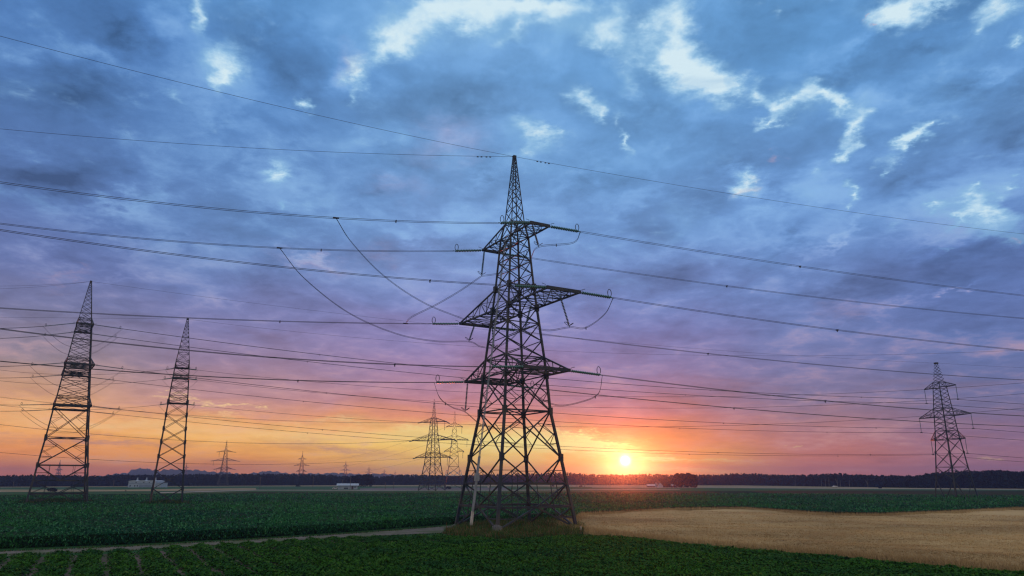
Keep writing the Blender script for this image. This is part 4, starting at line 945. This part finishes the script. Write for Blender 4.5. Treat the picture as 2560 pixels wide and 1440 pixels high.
# ---- base colours by height, at five bearings
FILL_SKY = [(0, (.50, .44, .42, 1)), (.25, (.58, .53, .48, 1)), (1, (.50, .48, .46, 1))]  # added warm, bright sky, unseen overhead and behind the camera, to light the ground
YS = [0, 200, 400, 600, 750, 850, 930, 1000, 1050, 1100, 1150, 1190]
COLS = {
 90:   [(74,138,194),(66,124,186),(70,120,178),(80,118,176),(96,116,170),(120,124,162),(144,132,148),(192,154,136),(234,178,126),(246,182,116),(244,162,98),(230,136,86)],
 560:  [(80,146,202),(74,136,196),(78,130,188),(88,132,186),(104,126,180),(126,126,174),(150,130,162),(184,140,146),(234,170,124),(255,202,122),(252,178,100),(242,152,86)],
 1150: [(104,164,214),(92,152,206),(96,150,202),(104,146,200),(120,136,192),(140,130,182),(160,128,168),(188,130,146),(234,154,122),(255,224,130),(255,212,116),(255,186,94)],
 1620: [(100,164,216),(92,156,210),(92,150,204),(96,144,200),(106,132,190),(120,126,182),(138,124,170),(162,124,152),(204,134,130),(244,160,108),(255,192,92),(252,182,84)],
 2050: [(84,152,208),(82,148,204),(88,146,202),(92,140,198),(98,130,188),(104,124,180),(114,120,172),(128,120,160),(152,124,146),(182,130,132),(202,132,118),(210,132,110)],
 2500: [(80,150,206),(78,144,202),(86,144,200),(88,136,194),(86,124,186),(90,118,178),(94,114,172),(102,112,164),(116,114,156),(136,114,148),(158,118,136),(178,120,126)],
}
eln = T.m('MULTIPLY', T.m('SUBTRACT', T.m('ADD', el, T.m('MULTIPLY', T.m('SUBTRACT', n_big, .5), T.step(el, 0, 16, .8, 8, 'LINEAR'))), 0.0), 1/60)
base = None; keys = sorted(COLS); prev = None
for x in keys:
    st = [(max(0, azel(1280, y)[1])/60, rgb(*c)) for y, c in zip(YS, COLS[x])][::-1]
    col = T.ramp(eln, st, 'LINEAR')
    a_ = azel(x, 1100)[0]
    if base is None: base = col
    else: base = T.mix(T.step(T.m('ADD', az, T.m('MULTIPLY', wx, .5)), prev, a_), base, col)
    prev = a_
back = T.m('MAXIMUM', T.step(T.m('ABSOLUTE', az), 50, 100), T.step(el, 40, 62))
base = T.mix(back, base, T.ramp(eln, FILL_SKY, 'LINEAR'))
# ---- soft light and dark in the cloud layer
SOFT = [(430,60,70,60,0,.35),(500,200,140,110,0,.38),(680,440,80,70,0,.5),(712,515,60,30,0,.25),(220,140,110,45,20,.22),(60,120,60,60,0,.2),(300,520,170,26,-8,.22),(130,640,180,30,-4,.18),(860,190,50,50,0,.35),(640,20,90,50,0,.2),(790,60,60,60,0,.15),
        (1130,560,150,42,-6,.3),(1030,605,40,24,0,.3),(1190,445,60,24,-20,.3),(1010,470,80,40,0,.18),(1600,470,60,30,-20,.15),(1320,300,120,40,10,.15),(1380,200,150,50,-25,.12),(1450,500,160,40,-10,.16),(1560,520,80,30,-30,.2),(1900,540,170,26,-28,.2),(2090,600,70,14,-35,.4),
        (2430,520,170,90,-15,.42),(2340,600,120,30,-20,.2),(2380,725,60,10,-8,.4),(2230,760,150,22,-12,.22),(2000,460,90,40,0,.2),(1860,465,60,40,-15,.45),(2050,160,60,60,0,.15),(2120,110,70,26,-40,.25),(2500,200,110,22,-20,.25),(2060,440,60,40,0,.25),(2180,255,50,40,0,.3),(1770,300,120,50,10,.2),
        (750,640,90,22,6,.3),(800,650,26,14,0,.3),(1130,345,80,36,-20,.25),(300,700,140,22,-10,.14),(60,860,90,24,0,.2),(560,760,180,24,8,.12),(1300,590,200,30,5,.15),(1700,640,200,26,-14,.14)]
DARK = [(300,85,130,45,8,.38),(200,225,190,60,5,.34),(130,445,200,50,5,.38),(330,420,160,40,8,.2),(640,120,90,60,30,.22),(740,200,90,50,30,.25),(1180,230,170,70,0,.26),(1120,110,70,40,-20,.1),(1000,390,80,40,0,.2),(930,500,60,40,0,.2),(1620,260,110,50,-10,.2),(1480,420,110,50,10,.2),
        (2110,200,200,55,-8,.34),(2390,250,190,60,-6,.40),(2330,120,120,30,-10,.25),(2000,30,70,36,0,.2),(2260,450,120,60,-20,.28),(2540,340,120,60,0,.3),(1960,500,80,24,-10,.22),(1980,610,140,26,-6,.25),(2060,720,200,36,0,.22),(1850,420,100,30,0,.2),(2450,820,200,50,4,.2),(560,330,110,40,15,.16),(420,600,200,30,4,.14),(1880,760,160,36,6,.16),(200,780,160,40,4,.1),(1450,720,120,40,0,.12),(640,700,140,30,0,.12)]
hi = T.step(el, 3, 12)
L = T.m('ADD', T.m('MULTIPLY', T.m('SUBTRACT', n_big, .5), 1.5), T.m('MULTIPLY', T.m('SUBTRACT', n_mid, .5), .75))
puff = T.m('SUBTRACT', .5, T.m('ABSOLUTE', T.m('SUBTRACT', T.m('MULTIPLY', T.noise(T.vm('ADD', cl, T.vm('SCALE', wa, .22)), 3.4, 5, .5, .2), 2.0), 1.0)))
L = T.m('ADD', L, T.m('MULTIPLY', T.m('SUBTRACT', puff, .28), .75))
L = T.m('ADD', L, T.m('SUBTRACT', T.m('MULTIPLY', blobs(q2, SOFT, 1.8), 1.35), T.m('MULTIPLY', blobs(q2, DARK, 1.7), 1.35)))
L = T.m('ADD', L, T.m('MULTIPLY', T.m('SUBTRACT', n_fine, .5), .4))
gain = T.m('ADD', 1.0, T.m('MULTIPLY', L, T.step(el, 0, 14, .25, .82, 'LINEAR')))
gain = T.m('MAXIMUM', gain, .55)
col = T.vm('MULTIPLY', T.vm('SCALE', base, gain), T.mix(T.step(el, 3, 13), (1.08, .985, .87, 1), (.985, .925, .965, 1)))
hs = T.n('ShaderNodeHueSaturation'); T.put(hs.inputs['Color'], col); T.put(hs.inputs['Saturation'], T.step(el, 2, 8, 1.06, .93)); col = hs.outputs[0]
pale = T.mix(T.step(el, 6, 20), rgb(214, 160, 150), rgb(142, 182, 220))
col = T.mix(T.m('MULTIPLY', T.step(L, .06, .75), .6), col, pale)
# ---- breaks in the cloud: the bright pale sky beyond
GAPS = [(504,30,16,44,4,.95),(490,70,20,20,0,.4),(548,168,66,52,20,1.1),(562,205,24,22,0,.8),(440,245,26,20,0,.5),(768,268,26,18,30,1.15),(690,428,34,24,-30,1.2),(712,515,14,12,0,.5),
        (1080,22,120,46,-10,1.1),(1400,30,110,24,6,.6),(1350,60,60,22,0,.5),(1000,100,90,38,-38,1.15),(960,140,40,30,-40,.6),(1150,48,60,40,0,.7),(1310,8,190,26,2,1.2),(1210,25,70,30,0,.8),(1290,70,22,30,0,.7),(1255,100,44,16,-30,.55),(1225,60,30,30,0,.4),(888,182,28,40,0,1.2),(885,245,12,20,0,.55),
        (1530,105,90,36,14,.75),(1560,50,60,50,0,.55),(1690,70,46,100,6,1.25),(1680,165,80,40,10,1.15),(1745,190,90,48,18,1.2),(1560,200,36,34,-30,.55),(1500,125,40,18,20,.5),(1790,215,40,40,0,.9),(1640,60,30,40,0,.6),
        (1465,260,60,26,34,1.15),(1503,293,16,14,0,.8),(1340,335,64,24,22,1.2),(1320,376,18,12,0,.8),(1400,340,30,12,10,.5),(1560,355,9,34,4,.9),(1550,300,8,24,0,.4),
        (1893,222,26,30,40,1.1),(1930,262,40,18,20,1.1),(1990,243,52,20,-22,1.15),(2062,236,48,20,24,1.15),(2098,268,24,28,30,1.1),(1925,302,54,8,-24,.9),(1845,200,26,12,-30,.6),
        (2138,322,28,46,14,1.25),(2112,384,32,13,-36,1.1),(2285,362,62,14,-34,1.25),(2336,335,16,9,-40,.8),(2262,372,20,10,-20,.7),(2275,345,24,8,-40,.5),
        (2255,28,86,36,-26,1.2),(2215,48,60,16,-22,.8),(2345,6,70,16,0,1.0),(2500,12,60,24,-34,1.1),(2465,58,20,9,-30,.7),(2545,102,26,12,-30,.8),(1950,14,16,16,0,.6),(2090,0,40,8,0,.4),
        (1852,470,44,22,-30,1.1),(1870,456,16,10,-40,.5),(2115,468,22,24,0,1.15),(2120,518,14,9,0,.6),(2205,422,10,14,30,.7),(2060,425,26,10,-30,.45),
        (2345,528,24,16,-20,1.0),(2433,468,18,9,-42,1.0),(2530,475,26,12,0,.9),(2475,540,80,34,6,1.4),(2430,500,40,22,-20,.7),(2405,555,50,8,-18,.7),(2552,592,28,24,0,1.2),(2375,616,14,8,0,.6),(2540,440,16,10,0,.6),(2230,580,30,7,-10,.4),(1270,385,10,8,0,.3)]
GAPS = [(x, y, rx*1.05+2, ry*1.1+3, r_, s_*.92) for x, y, rx, ry, r_, s_ in GAPS]
WISP = [(1430,75,220,60,5,.36),(1600,130,90,60,0,.32),(1200,50,160,50,-10,.34),(1020,70,130,70,-35,.3),(1760,190,150,70,10,.28),(2010,250,170,60,10,.26),(2450,540,150,60,0,.3),(540,180,100,80,20,.25),(2280,360,90,40,-30,.2),(2250,30,140,50,-20,.25)]
n_vf = T.noise(T.vm('ADD', cl, (9.3, 3.1, 6.0)), 36, 5, .6, .3)
raw0 = blobs(q, GAPS, 1.75); wisp = blobs(q, WISP, 1.7); raw = T.m('ADD', raw0, T.m('MULTIPLY', wisp, .35))
gv = T.m('ADD', raw, T.m('ADD', T.m('ADD', T.m('MULTIPLY', T.m('SUBTRACT', n_fine, .5), 1.15), T.m('MULTIPLY', T.m('SUBTRACT', n_vf, .5), .7)), T.m('MULTIPLY', T.m('SUBTRACT', n_mid, .5), .8)))
halo = T.m('MULTIPLY', T.step(T.m('ADD', T.m('ADD', raw0, T.m('MULTIPLY', wisp, .9)), T.m('MULTIPLY', T.m('SUBTRACT', n_mid, .5), 1.2)), .02, .75), T.step(el, 12, 18))
col = T.mix(T.m('MULTIPLY', halo, .82), col, rgb(132, 180, 220))
gv = T.m('MULTIPLY', gv, T.step(el, 14, 19))
gcol = T.ramp(T.step(gv, .15, 1.15, 0, 1, 'LINEAR'), [(0, rgb(132, 178, 222)), (.4, rgb(168, 208, 236)), (1, rgb(212, 234, 243))], 'LINEAR')
nis = T.n('ShaderNodeTexSky', sky_type='NISHITA', sun_disc=False, sun_elevation=rad(SUN[1]), sun_rotation=rad(SUN[0]), air_density=1.0, dust_density=1.0, ozone_density=3.0)
gcol = T.mix(1.0, gcol, T.vm('SCALE', nis.outputs[0], .01), 'ADD')
col = T.mix(T.m('MULTIPLY', T.step(gv, .06, .98), T.m('SUBTRACT', 1.0, T.m('MULTIPLY', T.step(n_mid, .52, .70), .45))), col, gcol)
# pink touches on cloud edges
PINK = [(1130,350,110,60,-15,.5),(1850,475,36,14,-20,.7),(1930,390,24,12,-30,.6),(2168,60,8,6,0,1.2),(780,660,110,30,10,.5),(800,640,40,16,0,.3),(2130,770,90,30,-6,.35),(2555,595,14,8,0,.5),(160,700,60,16,-10,.4),(870,160,40,40,0,.35),(1000,480,90,36,0,.25),(950,640,60,26,0,.2)]
col = T.mix(T.m('MULTIPLY', T.m('MINIMUM', blobs(q2, PINK), 1.0), .5), col, rgb(208, 168, 178))
# ---- low warm streaks and bands
cs = T.xyz(T.m('MULTIPLY', az, .05), T.m('MULTIPLY', el, .55), 0.0)
n_st = T.noise(cs, 2.2, 6, .55, .4); low = T.step(el, 8.5, 5.0); low2 = T.step(el, 10, 6)
MAUVE = [(240,1103,330,13,2,.9),(860,1127,230,15,6,.7),(160,1040,200,16,4,.0),(420,1000,260,26,4,.35),(700,1040,200,16,6,.4),(80,985,120,20,6,.4),(330,1030,120,14,8,.45),(1470,1122,90,6,2,.6),(1660,1164,70,7,2,.7),(1820,1168,150,8,3,.4),(1560,1080,120,12,10,.3),(1350,1040,200,18,6,.3),(1750,1090,160,16,8,.25),(1100,1040,120,16,4,.3),(2000,1060,200,18,3,.2)]
WARM = [(250,1062,330,22,2,.55),(700,1085,330,24,3,.5),(150,1150,260,18,0,.2),(1250,1105,280,50,2,.85),(1440,1112,170,38,6,.85),(1580,1152,120,30,0,.4),(1500,1120,80,20,12,.8),(540,1006,80,6,6,1.0),(615,1015,40,5,8,.9),(440,985,30,6,6,.8),(560,1035,70,6,4,.55),(500,1045,50,5,4,.6),(60,1022,80,12,2,.5),(850,1052,130,7,3,.5),(1030,1070,80,12,2,.6),(720,1058,60,5,3,.45),(950,1085,160,14,2,.4),
        (1440,1082,60,5,8,1.0),(1480,1098,70,5,8,1.1),(1535,1110,60,5,8,1.0),(1500,1075,26,3,10,.7),(1560,1128,60,8,4,.9),(1650,1147,90,5,3,.8),(1760,1150,140,5,2,.45),(1640,1133,40,4,3,.5),(1700,1175,120,7,2,.5),(2490,1148,50,5,2,.5),(1990,1115,14,3,0,.6),(1620,1100,10,2,0,.3)]
mv = T.m('MULTIPLY', T.m('MINIMUM', T.m('ADD', blobs(q2, MAUVE), T.m('MULTIPLY', T.m('MULTIPLY', T.step(n_st, .5, .72), .35), low)), 1.0), low2)
mcol = T.mix(T.step(T.m('ABSOLUTE', T.m('SUBTRACT', az, SUN[0])), 6, 22), rgb(236, 150, 110), rgb(186, 138, 134))
col = T.mix(T.m('MULTIPLY', mv, .8), col, mcol)
wv_ = T.m('MINIMUM', T.m('ADD', T.m('MULTIPLY', blobs(q2, WARM), T.m('ADD', .55, T.m('MULTIPLY', n_st, .9))), 0.0), 1.0)
sa = T.m('MULTIPLY', T.m('ARCCOSINE', T.m('MINIMUM', T.vm('DOT_PRODUCT', dirv, (math.cos(rad(SUN[1]))*math.sin(rad(SUN[0])), math.cos(rad(SUN[1]))*math.cos(rad(SUN[0])), math.sin(rad(SUN[1])))), .9999999)), RD)
wcol = T.mix(T.step(sa, 3, 30), rgb(255, 246, 158), rgb(255, 214, 152))
col = T.mix(wv_, col, wcol)
# ---- the sun and the glow round it
def glow(c, rad_, s):
    return T.vm('SCALE', (s2l(c[0]), s2l(c[1]), s2l(c[2])), T.m('MULTIPLY', T.m('EXPONENT', T.m('DIVIDE', T.m('MULTIPLY', sa, -1.0), rad_)), s))
col = T.vm('ADD', col, glow((255, 220, 70), .8, .5)); col = T.vm('ADD', col, glow((255, 130, 40), 4.0, .14))
col = T.vm('ADD', col, T.vm('SCALE', (4.0, 3.9, 3.2), T.m('EXPONENT', T.m('MULTIPLY', T.m('POWER', T.m('DIVIDE', sa, .31), 2.0), -1.0))))
# below the horizon, what distant land would send back
col = T.mix(T.step(el, -.2, -2.5), col, rgb(60, 66, 70))
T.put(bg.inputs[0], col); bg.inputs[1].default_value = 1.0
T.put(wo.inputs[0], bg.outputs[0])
w.cycles.sampling_method = 'MANUAL'; w.cycles.sample_map_resolution = 1024

sl = bpy.data.lights.new('sun', 'SUN'); so = bpy.data.objects.new('sun', sl); COL.objects.link(so)
sl.energy = SUNE; sl.color = (1, .12, .02); sl.angle = rad(.6)
from mathutils import Vector
sd = Vector((math.cos(rad(SUN[1]))*math.sin(rad(SUN[0])), math.cos(rad(SUN[1]))*math.cos(rad(SUN[0])), math.sin(rad(SUN[1]))))
so.rotation_euler = sd.to_track_quat('Z', 'Y').to_euler(); so.location = (30, 20, 90)

# ================================================================== render settings
sc.render.engine = 'CYCLES'; sc.view_settings.view_transform = 'Standard'; sc.view_settings.look = 'None'
sc.view_settings.exposure = 0; sc.view_settings.gamma = 1
c = sc.cycles
c.max_bounces = 4; c.diffuse_bounces = 2; c.glossy_bounces = 2; c.transmission_bounces = 2; c.volume_bounces = 0; c.transparent_max_bounces = 4
c.use_denoising = True; c.denoiser = 'OPENIMAGEDENOISE'; c.denoising_prefilter = 'ACCURATE'
c.filter_width = 1.3; c.caustics_reflective = False; c.caustics_refractive = False
